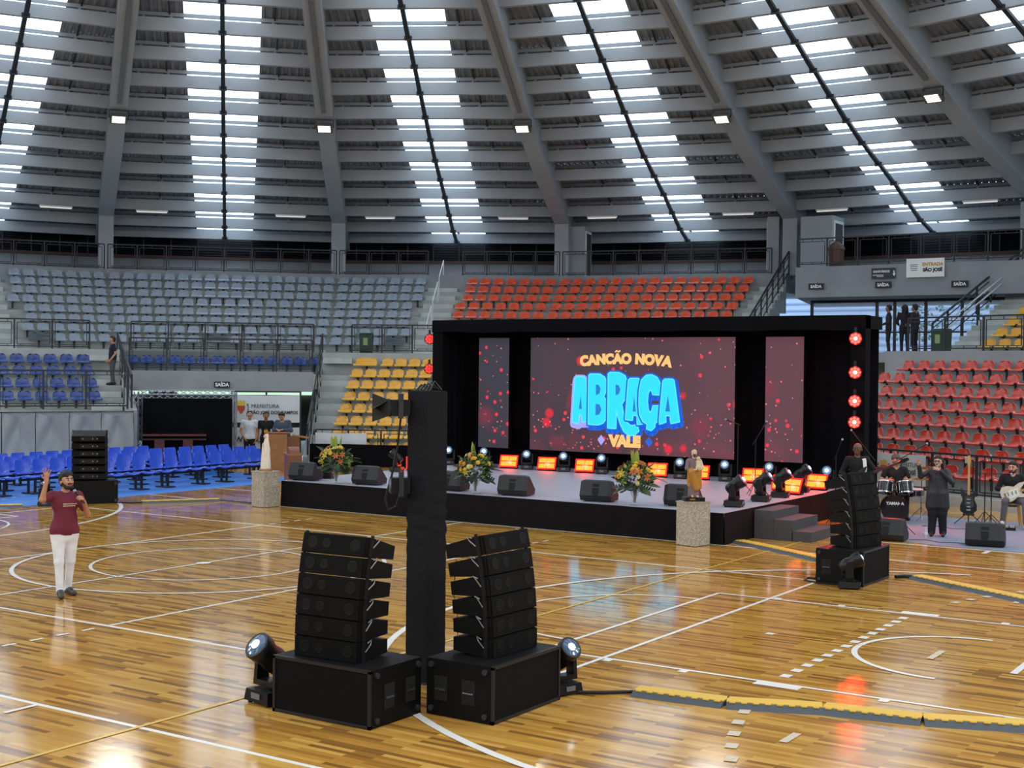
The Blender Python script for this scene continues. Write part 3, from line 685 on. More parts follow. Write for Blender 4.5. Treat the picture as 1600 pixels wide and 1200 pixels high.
# black arch
arc_t = thing('stage_arch', 'large black cloth-covered portal framing the screens', 'stage arch', (0, 0, 0))
ax0, ax1, ay, az = -5.88, 6.42, 14.2, 4.60
def cloth_box(c, d): return MB().box(c, d)
part('left_leg', cloth_box((ax0+.17, ay+.17, az/2), (.34, .34, az)), M_CLOTH, arc_t); part('right_leg', cloth_box((ax1-.17, ay+.17, az/2), (.34, .34, az)), M_CLOTH, arc_t)
fb = MB(); n = 80; vs = []
for i in range(n+1):
    t = i/n; x = ax0+(ax1-ax0)*t; w = .01*math.sin(t*40)+.006*math.sin(t*97)
    for j, z in enumerate((az, az-.12, az-.34+.015*math.sin(t*31))): vs.append((x, ay-.02-.01*j+w*j*.5, z))
fb.add(vs, [(3*i+j, 3*i+3+j, 3*i+4+j, 3*i+1+j) for i in range(n) for j in range(2)])
fb.box(((ax0+ax1)/2, ay+.6, az-.16), (ax1-ax0, 1.18, .3)); part('top_beam', fb, M_CLOTH, arc_t)
bd = MB(); n = 240; vs = []
for i in range(n+1):
    t = i/n; x = ax0+.1+(ax1-ax0-.2)*t; y = ay+1.3+.03*math.sin(t*150)+.02*math.sin(t*61)
    for z in (0.0, 2.2, az-.2): vs.append((x, y, z))
bd.add(vs, [(3*i+j, 3*i+j+1, 3*i+j+4, 3*i+j+3) for i in range(n) for j in range(2)])
part('back_drape', bd, M_CLOTH, arc_t, 80)
sdr = MB(); vs = []
for i in range(21):
    t = i/20; x = ax0+.30+.02*math.sin(t*19); vs += [(x, ay+.3+1.05*t, 0), (x, ay+.3+1.05*t, az-.2)]
sdr.add(vs, [(2*i, 2*i+1, 2*i+3, 2*i+2) for i in range(20)]); part('side_drape', sdr, M_CLOTH, arc_t, 80)
# screens
def screen_mat(name, red):
    m = bpy.data.materials.new(name); m.use_nodes = True; nt = m.node_tree; N = nt.nodes; L = nt.links; b = N['Principled BSDF']
    b.inputs['Base Color'].default_value = (.01, .01, .012, 1); b.inputs['Roughness'].default_value = .5
    tc = N.new('ShaderNodeTexCoord'); sp = N.new('ShaderNodeSeparateXYZ'); L.new(tc.outputs['Object'], sp.inputs[0])
    gr = N.new('ShaderNodeMapRange'); gr.inputs[1].default_value = -5; gr.inputs[2].default_value = 5; L.new(sp.outputs[0], gr.inputs[0])
    n0 = N.new('ShaderNodeTexNoise'); n0.inputs['Scale'].default_value = .55; n0.inputs['Detail'].default_value = 2; L.new(tc.outputs['Object'], n0.inputs['Vector'])
    ad = N.new('ShaderNodeMath'); ad.operation = 'MULTIPLY_ADD'; ad.inputs[1].default_value = .5; L.new(n0.outputs['Fac'], ad.inputs[0]); L.new(gr.outputs[0], ad.inputs[2])
    cr = N.new('ShaderNodeValToRGB'); e = cr.color_ramp.elements; e[0].position = .35; e[0].color = (*lin('#2e2b37'), 1); e[1].position = 1.0; e[1].color = (*lin('#5a343f'), 1); q = e.new(.72); q.color = (*lin('#452a35'), 1)
    L.new(ad.outputs[0], cr.inputs[0]); last = cr.outputs[0]
    # red petals and sparks
    for sc, thr, soft, colr, dens in ((2.0, .30, .12, '#d8162f', .42), (4.0, .24, .08, '#f02a40', .8), (7.5, .2, .07, '#ff6a74', .6), (9, .12, .05, '#ffd3d8', .25), (1.1, .40, .28, '#8c2036', .7)):
        vo = N.new('ShaderNodeTexVoronoi'); vo.inputs['Scale'].default_value = sc; vo.inputs['Randomness'].default_value = 1; L.new(tc.outputs['Object'], vo.inputs['Vector'])
        mr = N.new('ShaderNodeMapRange'); mr.inputs[1].default_value = thr; mr.inputs[2].default_value = thr-soft; L.new(vo.outputs['Distance'], mr.inputs[0])
        s2 = N.new('ShaderNodeSeparateColor'); L.new(vo.outputs['Color'], s2.inputs[0])
        # more of them low on the screen
        zr = N.new('ShaderNodeMapRange'); zr.inputs[1].default_value = 1.2; zr.inputs[2].default_value = 3.2; zr.inputs[3].default_value = dens; zr.inputs[4].default_value = dens*.3; L.new(sp.outputs[2], zr.inputs[0])
        lt = N.new('ShaderNodeMath'); lt.operation = 'LESS_THAN'; L.new(s2.outputs[0], lt.inputs[0]); L.new(zr.outputs[0], lt.inputs[1])
        mu = N.new('ShaderNodeMath'); mu.operation = 'MULTIPLY'; L.new(mr.outputs[0], mu.inputs[0]); L.new(lt.outputs[0], mu.inputs[1])
        if sc == 1.1:
            m3 = N.new('ShaderNodeMath'); m3.operation = 'MULTIPLY'; m3.inputs[1].default_value = .55; L.new(mu.outputs[0], m3.inputs[0]); mu = m3
        mx = N.new('ShaderNodeMix'); mx.data_type = 'RGBA'; L.new(mu.outputs[0], mx.inputs[0]); L.new(last, mx.inputs[6]); mx.inputs[7].default_value = (*lin(colr), 1); last = mx.outputs[2]
    L.new(last, b.inputs['Emission Color']); b.inputs['Emission Strength'].default_value = .9
    return m
M_SCR = screen_mat('led_screen_picture', 1)
SY = 14.8
def screen(label, x0, x1, z0=1.10, z1=4.12):
    t = thing('led_screen', label, 'screen', (0, 0, 0)); part('cabinet', MB().box(((x0+x1)/2, SY+.06, (z0+z1)/2), (x1-x0, .1, z1-z0)), M_BLKPL, t)
    part('display', MB().add([(x0, SY, z0), (x1, SY, z0), (x1, SY, z1), (x0, SY, z1)], [(0, 1, 2, 3)]), M_SCR, t); return t
sc_m = screen('large central screen showing a cyan logo', -3.02, 2.95); screen('narrow screen panel left of the large screen', -4.72, -3.72); screen('narrow screen panel right of the large screen', 3.75, 4.72)
def em(n, c, s=1.0): return mat(n, '#050505', .6, emit=s, ecol=c)
M_CY = em('logo_cyan', '#1fbfe6', 1.3); M_BL = em('logo_blue', '#1458cf', 1.0); M_OR = em('logo_orange', '#f4bd72', 1.0); M_LI = em('logo_lilac', '#9f9bf0', 1.0); M_DB = em('logo_deep', '#1a72c4', 1.0)
def scr_text(txt, size, x, z, y, m, off=0, sx=1, rot=0, sy=1, shear=0):
    me = text_mesh(txt, size, off, .001, 'CENTER', 1); me.materials.clear(); me.materials.append(m)
    M = Matrix.Translation((x, SY-y, z)) @ UPR @ Matrix.Rotation(rot, 4, 'Z') @ Matrix.Diagonal((sx, sy, 1, 1)); return link('letter', me, sc_m, M)
# curved headline
hl = 'CANÇÃO NOVA'; adv = {'C': .235, 'A': .245, 'N': .275, 'Ç': .235, 'Ã': .245, 'O': .27, ' ': .12, 'V': .245}
tot = sum(adv[c] for c in hl); xx = 0; HX = -.12
for c in hl:
    t = xx+adv[c]/2; u = (t/tot-.5); xx += adv[c]
    if c != ' ':
        px, pz_ = HX+u*tot*.99, 3.455-.30*u*u; scr_text('A' if c == 'Ã' else c, .34, px, pz_, .012, M_OR, .026, 1.02, -u*.36)
        if c == 'Ã': part('letter', MB().tube([(px-.07, SY-.012, pz_+.29), (px-.03, SY-.012, pz_+.325), (px+.02, SY-.012, pz_+.29), (px+.07, SY-.012, pz_+.325)], .022, 6), M_OR, sc_m)
# the big word, letter by letter: blue rim, cyan face, blue counters
LG = [[(135, 785), (158, 350), (175, 330), (255, 330), (270, 345), (303, 770), (245, 780), (236, 705), (207, 705), (198, 795)],
      [(312, 800), (312, 315), (325, 300), (430, 300), (482, 330), (503, 390), (495, 470), (472, 522), (503, 560), (522, 640), (508, 730), (472, 782), (420, 802)],
      [(525, 830), (525, 295), (545, 280), (640, 282), (700, 312), (732, 385), (722, 490), (690, 560), (668, 590), (690, 700), (722, 770), (765, 802), (800, 802), (835, 785), (852, 850), (810, 888), (760, 897), (700, 862), (660, 790), (630, 700), (612, 640), (608, 832)],
      [(715, 740), (742, 352), (760, 338), (845, 338), (858, 352), (866, 700), (903, 705), (906, 775), (840, 785), (838, 700), (790, 692), (785, 745)],
      [(1078, 488), (1076, 390), (1040, 325), (985, 300), (930, 305), (880, 350), (860, 450), (856, 580), (866, 690), (900, 755), (945, 780), (940, 825), (985, 838), (1020, 805), (1022, 768), (1060, 740), (1076, 700), (1075, 600), (1002, 602), (992, 648), (970, 672), (950, 640), (940, 560), (946, 480), (968, 437), (990, 455), (1000, 487)],
      [(1072, 742), (1103, 357), (1120, 340), (1200, 340), (1213, 352), (1272, 745), (1190, 762), (1180, 685), (1130, 690), (1134, 752), (1074, 772)]]
CT = {0: [[(205, 652), (220, 515), (238, 652)]], 1: [[(388, 400), (420, 405), (440, 440), (430, 490), (390, 510)], [(388, 595), (430, 600), (452, 650), (430, 700), (388, 712)]], 2: [[(603, 398), (635, 405), (655, 445), (640, 490), (605, 505)]], 3: [[(788, 660), (803, 510), (822, 660)]], 5: [[(1130, 650), (1155, 495), (1178, 650)]]}
def lg(x, y): return (-.12+(x-700)/1160*3.20, 2.46-(y-565)/620*1.62)     # drawing units to metres on the screen
from mathutils.geometry import tessellate_polygon
def flat(pts, y):
    b = MB(); vs = [(x, SY-y, z) for x, z in pts]; tri = tessellate_polygon([[Vector((x, z, 0)) for x, z in pts]]); b.add(vs, [tuple(t) for t in tri]); return b
def rim(pts, y, r, n=10):
    b = MB()
    for (xa, za), (xb, zb) in zip(pts, pts[1:]+pts[:1]):
        d = Vector((xb-xa, 0, zb-za)); nn = Vector((-d.z, 0, d.x)).normalized()*r; A = Vector((xa, SY-y, za)); B = Vector((xb, SY-y, zb)); b.add([A+nn, A-nn, B-nn, B+nn], [(0, 1, 2, 3)])
        b.add([A]+[A+Vector((math.cos(2*PI*i/n), 0, math.sin(2*PI*i/n)))*r for i in range(n)], [(0, i+1, (i+1) % n+1) for i in range(n)])
    return b
for i, P0 in enumerate(LG):
    pts = [lg(*p) for p in P0]; y = .004+.004*i; bm = M_LI if i == 0 else M_BL
    part('letter_shadow', rim([(x+.02, z-.06) for x, z in pts], .0022, .10), bm, sc_m); part('letter_rim', rim(pts, y, .065), M_BL if i else M_LI, sc_m); part('letter_edge', rim(pts, y+.0012, .026), em('logo_edge', '#5be3fa', 1.0), sc_m)
    part('letter_face', flat(pts, y+.002), M_CY, sc_m)
    for c in CT.get(i, []): part('letter_counter', flat([lg(*p) for p in c], y+.003), M_DB, sc_m)
scr_text('VALE', .37, -.10, 1.31, .012, M_OR, .034, 1.05)
for x, m in ((-.80, M_LI), (.60, M_BL)): part('diamond', MB().add([(x-.11, SY-.012, 1.44), (x, SY-.012, 1.30), (x+.11, SY-.012, 1.44), (x, SY-.012, 1.58)], [(0, 1, 2, 3)]), m, sc_m)

# ================================================================ sound and light gear
def sub_proto(name, M, label, wheels=False, W=1.2, D=.74, H=.535, group=None):
    """front at local -Y"""
    t = thing(name, label, 'subwoofer', M=M, group=group)
    part('cabinet', MB().box((0, 0, H/2+.006), (W, D, H)), M_BLACK, t)
    part('grille', MB().box((0, -D/2-.008, H/2+.006), (W-.06, .016, H-.06)), M_GRILLE, t)
    fr = MB()
    for z in (.02, H-.008): fr.box((0, -D/2-.01, z), (W, .03, .03))
    for x in (-W/2+.015, W/2-.015): fr.box((x, -D/2-.01, H/2), (.03, .03, H))
    part('front_frame', fr, mat('sub_frame', '#141313', .5), t)
    for sx in (-1, 1):
        for y in (-D*.16, D*.27):
            h = part('handle_recess', MB().box((sx*(W/2+.002), y, H*.5), (.008, .15, .23)), mat('recess_black', '#040404', .8), t)
            part('handle_grip', MB().cyl((sx*(W/2+.008), y-.06, H*.48), (sx*(W/2+.008), y+.06, H*.48), .012, n=8), mat('grip_steel', '#4a4a4c', .3, metal=.6), h)
    for sx in (-1, 1):
        for z in (.07, H-.06):
            for y, ax in ((D/2, 1),):
                w = part('caster' if wheels else 'corner_stud', MB().cyl((sx*(W/2-.06), y, z), (sx*(W/2-.06), y+(.07 if wheels else .02), z), .05 if wheels else .03, n=12), M_BLKPL, t)
                if wheels: part('hub', MB().cyl((sx*(W/2-.06), y+.068, z), (sx*(W/2-.06), y+.085, z), .022, n=10), mat('grip_steel', '#4a4a4c', .3, metal=.6), w)
    for sx in (-1, 1):
        for y in (-D/2+.06, D/2-.06):
            for z in (.07, H-.05): part('side_stud', MB().cyl((sx*W/2, y, z), (sx*(W/2+.025), y, z), .028, n=10), mat('stud_grey', '#2d2d2f', .4), t)
    return t
CABH = .192
def cabinet(M, label, group, cables=True, seed=0):
    """array cabinet, front at local -Y, pivot at the front bottom edge"""
    W, D = .76, .46; t = thing('array_cabinet', label, 'loudspeaker', M=M, group=group); h = CABH
    pr = [(0, 0), (.10, .0), (D, .028), (D, h-.034), (.10, h-.004), (0, h-.004)]
    part('body', MB().xprism(pr, -W/2, W/2), M_BLACK, t)
    part('grille', MB().box((0, -.006, h/2-.002), (W-.02, .012, h-.016)), M_GRILLE, t)
    for x, r in ((-.25, .06), (-.08, .05), (.26, .06)): part('driver_ring', MB().lathe([(r, 0), (r-.012, .002), (r-.02, -.001)], 16, Matrix.Translation((x, -.013, h/2)) @ Matrix.Rotation(PI/2, 4, 'X')), mat('driver_dark', '#070707', .6, spec=.2), t)
    for sx in (-1, 1):
        r = part('rigging_plate', MB().box((sx*(W/2+.008), .06, h/2), (.014, .05, h*.95)).box((sx*(W/2+.01), .06, h*.96), (.02, .03, .05)), mat('rig_steel', '#222224', .4, metal=.5), t)
        if cables: rr = random.Random(seed+sx); part('cable_loop', MB().tube([(sx*(W/2+.02), .08, h*.5), (sx*(W/2+.05), .12, h*(.8+.3*rr.random())), (sx*(W/2+.03), .16, h*1.05), (sx*(W/2+.03), .1, h*.92)], .006, 5), mat('rig_cable', '#8d8d8a', .4, metal=.5), r)
    part('rear_panel', MB().box((0, D+.004, h/2), (W*.5, .01, h*.5)), M_BLKPL, t)
    b = MB(); 
    for x in (-.2, -.1, .12): b.cyl((x, D, h*.5), (x, D+.03, h*.5), .014, n=8)
    part('connector', b, mat('connector_metal', '#9a9a94', .3, metal=.6), t)
    return t
def array_stack(base, rz, where, group, tilt0=0, dt=2.4, n=6, lean=0):
    y, z, th = 0, 0, R_(tilt0); B = Matrix.Translation(base) @ Matrix.Rotation(rz, 4, 'Z')
    nm = ['lowest', 'second lowest', 'third lowest', 'third highest', 'second highest', 'topmost']
    for i in range(n):
        M = B @ Matrix.Translation((lean*i, y, z)) @ Matrix.Rotation(-th, 4, 'X')   # front edge lifts: aims up
        cabinet(M, '%s black array cabinet in the stack %s' % (nm[i], where), group, True, i*10)
        y += math.sin(th)*(CABH+.006); z += math.cos(th)*(CABH+.006); th += R_(dt)
G = 'array cabinets stacked on subwoofers'
sub_proto('subwoofer', TR((8.185, -5.98, 0)), 'left black subwoofer of the foreground pair', group='subwoofers on the court')
array_stack((8.12, -6.22, .542), R_(3), 'on the left foreground subwoofer', G, 0, 2.6)
sub_proto('subwoofer', TR((9.205, -4.985, 0), PI/2), 'right black subwoofer of the foreground pair', group='subwoofers on the court')
array_stack((9.40, -4.92, .542), PI/2-R_(2), 'on the right foreground subwoofer', G, 0, 2.6)
sub_proto('subwoofer', TR((9.38, 4.9, 0), PI/2+R_(-1)), 'black subwoofer near the stage steps at the right', group='subwoofers on the court')
array_stack((9.62, 4.96, .542), PI/2-R_(12), 'near the stage steps at the right', G, 0, 3.0)
sub_proto('subwoofer', TR((-9.37, 5.32, 0), R_(147+90)), 'black subwoofer on casters behind the man in maroon', True, group='subwoofers on the court')
array_stack((-9.52, 5.46, .542), R_(147+78), 'behind the man in maroon', G, 0, 2.2)

def moving_head(label, loc, rz, tilt, scale=1, glow=6, group='moving head lights', ecol='#cfe4ff'):
    t = thing('moving_head_light', label, 'stage light', M=TR(loc, rz) @ Matrix.Scale(scale, 4), group=group)
    part('base', MB().box((0, 0, .075), (.34, .34, .10), top=(.92, .92)).cyl((0, 0, .125), (0, 0, .15), .1), M_BLKPL, t)
    ft = MB()
    for x in (-.13, .13):
        for y in (-.13, .13): ft.cyl((x, y, 0), (x, y, .03), .02, n=8)
    part('feet', ft, M_BLKPL, t); part('control_panel', MB().box((0, -.172, .08), (.12, .008, .05)), mat('panel_grey', '#6a6c70', .3), t)
    y = part('yoke', MB().box((0, 0, .17), (.34, .14, .05)).xprism([(-.07, .15), (.07, .15), (.05, .44), (-.05, .44)], -.17, -.125).xprism([(-.07, .15), (.07, .15), (.05, .44), (-.05, .44)], .125, .17), M_BLKPL, t)
    H = Matrix.Translation((0, 0, .39)) @ Matrix.Rotation(R_(90-tilt), 4, 'X')   # barrel along local +Z -> towards -Y when tilt=0
    b = MB(); b.lathe([(.075, -.16), (.105, -.13), (.118, -.02), (.105, .06), (.125, .12), (.13, .2), (.122, .215)], 20, H); hd = part('head', b, M_BLKPL, t, 40)
    part('lens', MB().lathe([(.112, .20), (.112, .212), (.06, .225), (.005, .23)], 20, H), mat('lens_%s_%g' % (ecol, glow), '#3f5468', .08, emit=glow*.16, ecol='#7fb2e8'), hd, 40)
    part('lens_core', MB().lathe([(.046, .222), (.04, .236), (.004, .242)], 14, H), mat('lens_core_%s_%g' % (ecol, glow), '#ffffff', .1, emit=glow*5, ecol='#e6f2ff'), hd, 40)
    return t
toC = lambda x, y: math.atan2(-15.86-y, 16.52-x)+PI/2      # rotation that faces the spectator
moving_head('moving head light at left of the left foreground subwoofer', (7.33, -6.12, 0), R_(-10), 40, 1.12, .35)
moving_head('moving head light at right of the right foreground subwoofer', (9.46, -4.14, 0), R_(70), 38, .95, .35)
moving_head('moving head light in front of the subwoofer near the stage steps', (9.62, 4.08, 0), R_(110), 32, .95, .1)
moving_head('moving head light on the floor behind the man in maroon', (-9.55, 4.2, 0), R_(40), 70, .9, .05)
BK = [(-5.9, 15.0, 'behind the tower'), (-4.75, 14.6, 'behind the middle flower arrangement'), (-2.78, 14.3, 'under the left end of the large screen'), (-1.63, 14.3, 'under the letter B of the screen logo'), (-.49, 14.3, 'under the word VALE'),
      (1.74, 14.3, 'just left of the bearded statue'), (2.95, 14.3, 'just right of the bearded statue'), (4.1, 14.3, 'under the right narrow screen'), (5.6, 14.1, 'at the right back corner of the stage')]
BK[0] = (-5.35, 14.3, 'behind the tower'); BK[1] = (-4.3, 14.5, 'behind the middle flower arrangement')
for x, y, w in BK: moving_head('lit moving head at the stage back %s' % w, (x, y, .6), toC(x, y)+R_(-6), 14, .95, 3.0)
for (x, y), w in zip(((5.62, 8.8), (5.62, 10.15), (5.6, 11.25), (5.5, 12.7)), ('nearest', 'second nearest', 'third nearest', 'fourth nearest')):
    moving_head('moving head light on the right stage edge, %s to the spectator' % w, (x, y, .6), R_(100), 38, 1.05, 1.2)
for (x, y), w in zip(((-4.9, 8.7), (-4.9, 11.4), (-4.95, 12.5)), ('nearest the left pedestal', 'left of the red panel', 'right of the red panel')):
    moving_head('moving head light on the left stage edge %s' % w, (x, y, .6), R_(-70), 40, .95, .05)

M_AMB = mat('amber_led', '#301008', .4, emit=2.0, ecol='#ff8a1e'); M_REDG = mat('red_glow_edge', '#200404', .4, emit=2.6, ecol='#ff0c0c')
def blinder(label, loc, rz, tilt=25):
    t = thing('led_wash_panel', label, 'stage light', M=TR(loc, rz), group='glowing red wash panels on the stage')
    H = Matrix.Translation((0, 0, .2)) @ Matrix.Rotation(R_(-tilt), 4, 'X')
    part('housing', MB().box((0, .05, 0), (.5, .1, .34), H), M_BLKPL, t)
    for z in (-.075, .075):
        for x in (-.11, .11): part('led_cell', MB().box((x, -.005, z), (.205, .02, .12), H), M_AMB, t)
    eb = MB()
    for z in (-.157, .157): eb.box((0, -.004, z), (.5, .014, .028), H)
    for x in (-.235, .235): eb.box((x, -.004, 0), (.028, .014, .3), H)
    part('glow_rim', eb, M_REDG, t); part('foot', MB().box((0, .08, .03), (.4, .2, .06)), M_BLKPL, t)  # emissive rim painted in for the red glow around the amber cells
    ld = bpy.data.lights.new('wash_glow', 'SPOT'); ld.spot_size = R_(160); ld.spot_blend = .5; ld.shadow_soft_size = .12; ld.energy = 240; ld.color = (1, .02, .02)
    o = bpy.data.objects.new('wash_glow', ld); COL.objects.link(o); o.parent = t; o.matrix_local = H @ Matrix.Translation((0, -.03, 0)) @ Matrix.Rotation(PI/2, 4, 'X'); return t
for x, y, r, lb in ((-4.75, 12.0, 40, 'at the left edge of the stage'), (-3.3, 14.2, 0, 'at the back, first right of the tower'), (-2.1, 14.2, 0, 'at the back, second right of the tower'), (-.95, 14.2, 0, 'at the back, third right of the tower'),
                    (1.15, 14.2, 0, 'at the back beside the right flower arrangement'), (2.3, 14.2, 0, 'at the back beside the bearded statue'), (3.75, 14.1, 0, 'at the back behind the microphone stand'),
                    (5.1, 12.6, -30, 'among the moving heads on the right edge'), (5.55, 12.0, -40, 'lowest on the right stage edge'), (5.6, 13.4, -30, 'nearest the bass player')):
    blinder('glowing red-orange wash panel %s' % lb, (x, y, .6), toC(x, y)*.5+R_(r)*.5)
# par lights on the arch
M_PAR = mat('par_red', '#ff2020', .3, emit=420, ecol=(1, .0006, .0004)); M_PARC = mat('par_core', '#ffd0b0', .3, emit=600, ecol='#ff1a10'); M_PARD = mat('par_dim', '#ff3030', .3, emit=2.2, ecol='#ff2a20')
def par(label, loc, rz, dim=False):
    t = thing('par_light', label, 'stage light', M=TR(loc, rz) @ Matrix.Scale(1.25, 4), group='red par lights on the black arch')
    H = Matrix.Rotation(R_(90), 4, 'X'); part('can', MB().lathe([(.07, -.2), (.105, -.14), (.12, .02), (.115, .03)], 18, H), M_BLKPL, t, 40)
    for i in range(8): part('led', MB().cyl((.074*math.cos(i*PI/4), -.028, .074*math.sin(i*PI/4)), (.074*math.cos(i*PI/4), -.04, .074*math.sin(i*PI/4)), .027, n=12), M_PARD if dim else M_PAR, t)
    part('led_centre', MB().cyl((0, -.028, 0), (0, -.042, 0), .034, n=10), M_PARD if dim else M_PARC, t)
    part('clamp', MB().box((0, .1, .14), (.05, .06, .14)), M_BLKPL, t)
    if not dim:
        ld = bpy.data.lights.new('par_beam', 'SPOT'); ld.energy = 60; ld.color = (1, .02, .02); ld.spot_size = R_(140); ld.spot_blend = .7; ld.shadow_soft_size = .1
        o = bpy.data.objects.new('par_beam', ld); COL.objects.link(o); o.parent = t; o.matrix_local = Matrix.Translation((0, -.06, 0)) @ Matrix.Rotation(PI/2, 4, 'X')
for z, w in ((4.05, 'topmost'), (3.28, 'second from top'), (2.63, 'third from top'), (2.15, 'lowest')): par('red par light on the right arch leg, %s' % w, (6.27, 13.95, z), toC(6.4, 13.8))
for z, w in ((4.08, 'upper'), (3.25, 'lower')): par('dim red par light on the left arch leg, %s' % w, (-6.06, 14.3, z), toC(-6.06, 14.2), True)

# wedge monitors
def wedge(label, loc, rz, s=1.0):
    t = thing('wedge_monitor', label, 'loudspeaker', M=TR(loc, rz) @ Matrix.Scale(s, 4), group='wedge monitors')
    W = .62; pr = [(-.16, .02), (-.215, .12), (-.13, .385), (-.06, .4), (.235, .12), (.2, .02)]; b = MB(); n = len(pr)
    ctr = Vector((0, .2)); xs = ((-W/2, .72), (-W/2+.07, 1), (W/2-.07, 1), (W/2, .72)); vs = []
    for x, k in xs:
        for y, z in pr: vs.append((x, .0+(y)*(.75+.25*k), .02+(z-.02)*(.82+.18*k if k < 1 else 1)))
    b.add(vs, [(i*n+j, (i+1)*n+j, (i+1)*n+(j+1) % n, i*n+(j+1) % n) for i in range(3) for j in range(n)]+[tuple(range(n-1, -1, -1)), tuple(range(3*n, 4*n))]); part('shell', b, mat('monitor_plastic', '#201f20', .55, bump=.2, bscale=200), t)
    up = Matrix.Translation((0, -.172, .25)) @ Matrix.Rotation(R_(-17.8), 4, 'X')
    part('handle_recess', MB().box((0, -.004, .06), (.13, .01, .05), up), mat('recess_black', '#040404', .8), t); part('connector_plate', MB().box((0, -.004, -.045), (.12, .01, .10), up).box((0, .0, -.12), (.10, .01, .06), up), mat('recess_black', '#040404', .8), t)
    gm = Matrix.Translation((0, .09, .265)) @ Matrix.Rotation(R_(46.5), 4, 'X') ; part('grille', MB().box((0, .005, 0), (W-.16, .34, .012), Matrix.Translation((0, .092, .268)) @ Matrix.Rotation(R_(-43.5), 4, 'X')), M_GRILLE, t)
    part('feet', MB().box((-.2, 0, .01), (.06, .3, .02)).box((.2, 0, .01), (.06, .3, .02)), M_BLKPL, t); return t
for x, y, r, lb in ((-4.95, 7.98, 8, 'at the left end of the stage front'), (-3.05, 8.02, 8, 'right of the left flower arrangement'), (-.75, 8.05, 5, 'behind the tower'), (.98, 8.0, 8, 'right of the middle flower arrangement'), (2.97, 8.05, 8, 'left of the right flower arrangement'), (4.75, 8.3, 8, 'beside the bearded statue')):
    wedge('black wedge monitor on the stage %s' % lb, (x, y, .6), R_(r), 1.1)
wedge('black wedge monitor on the floor beside the drum kit', (8.25, 10.25, 0), R_(4), 1.12); wedge('black wedge monitor on the floor in front of the seated guitarist', (10.05, 10.5, .006), R_(10), 1.15)

# cloth-covered tower with lamps
tw = thing('covered_tower', 'tall square truss tower wrapped in navy black cloth', 'tower', M=TR((8.0, -4.5, 0), R_(-8.2)))
b = MB(); nz = 60; s = .147; vs = []
for i in range(nz+1):
    z = 3.06*i/nz; w = .007*math.exp(-((z-1.72)/.3)**2)+.001
    rr = random.Random(i)
    for j in range(16):
        q = j/4; e = int(q); f = q-e; cs = [(-1, -1), (1, -1), (1, 1), (-1, 1)]; c0 = cs[e]; c1 = cs[(e+1) % 4]; x = (c0[0]+(c1[0]-c0[0])*f)*s; y = (c0[1]+(c1[1]-c0[1])*f)*s
        k = 1+w/s*math.sin(i*1.9+j*.7+math.sin(j*1.3)*1.2); vs.append((x*k, y*k, z))
b.add(vs, [(i*16+j, i*16+(j+1) % 16, (i+1)*16+(j+1) % 16, (i+1)*16+j) for i in range(nz) for j in range(16)]+[tuple(range(nz*16, nz*16+16))]); part('cloth_cover', b, M_NAVY, tw, 60)
b = MB()
for j in range(5): b.tube([(-.12+.05*j, -.05, 3.06), (-.1+.05*j, .0, 3.12+.01*j), (-.02+.04*j, .06, 3.07)], .014, 6)
part('cable_bundle', b, M_BLKPL, tw); part('base_plate', MB().box((0, 0, .01), (.34, .34, .02)), M_STEEL, tw)
def fresnel(label, loc, rz, doors):
    t = thing('theatre_spotlight', label, 'stage light', M=TR(loc, rz), group='spotlights clamped to the tower')
    part('body', MB().box((0, 0, 0), (.17, .2, .17)).box((0, .11, 0), (.12, .04, .12)), M_BLKPL, t); part('vents', MB().box((-.088, 0, .0), (.006, .1, .03)).box((-.088, 0, .04), (.006, .1, .02)).box((-.088, 0, -.04), (.006, .1, .02)), mat('vent_grey', '#8a8a8c', .4), t)
    part('lens', MB().cyl((0, -.1, 0), (0, -.115, 0), .07), mat('fresnel_glass', '#6f7a80', .2), t)
    part('clamp', MB().box((.1, .0, .02), (.06, .05, .26)), M_STEEL, t)
    if doors:
        for ang in range(4):
            Mx = Matrix.Rotation(ang*PI/2, 4, 'Y') @ Matrix.Translation((0, -.11, .09)) @ Matrix.Rotation(R_(28), 4, 'X')
            part('barn_door', MB().add([(-.08, 0, 0), (.08, 0, 0), (.15, -.2, .0), (-.15, -.2, .0), (-.08, 0, .006), (.08, 0, .006), (.15, -.2, .006), (-.15, -.2, .006)], [(0, 1, 2, 3), (7, 6, 5, 4), (0, 4, 5, 1), (1, 5, 6, 2), (2, 6, 7, 3), (3, 7, 4, 0)], Mx), mat('barn_door_black', '#17181a', .5), t)
    return t
fresnel('spotlight with barn doors high on the tower', (7.755, -4.665, 2.88), R_(303.3+12), True); fresnel('spotlight without barn doors lower on the tower', (7.765, -4.66, 2.06), R_(303.3+12), False)
tag(part('hanging_cable', MB().tube([(7.77, -4.66, 2.79), (7.74, -4.68, 2.45), (7.69, -4.71, 2.15), (7.63, -4.74, 1.92), (7.66, -4.73, 1.80), (7.74, -4.69, 1.84), (7.77, -4.67, 1.97)], .011, 6), M_BLKPL, None), 'black cable hanging between the two tower spotlights', 'cable')
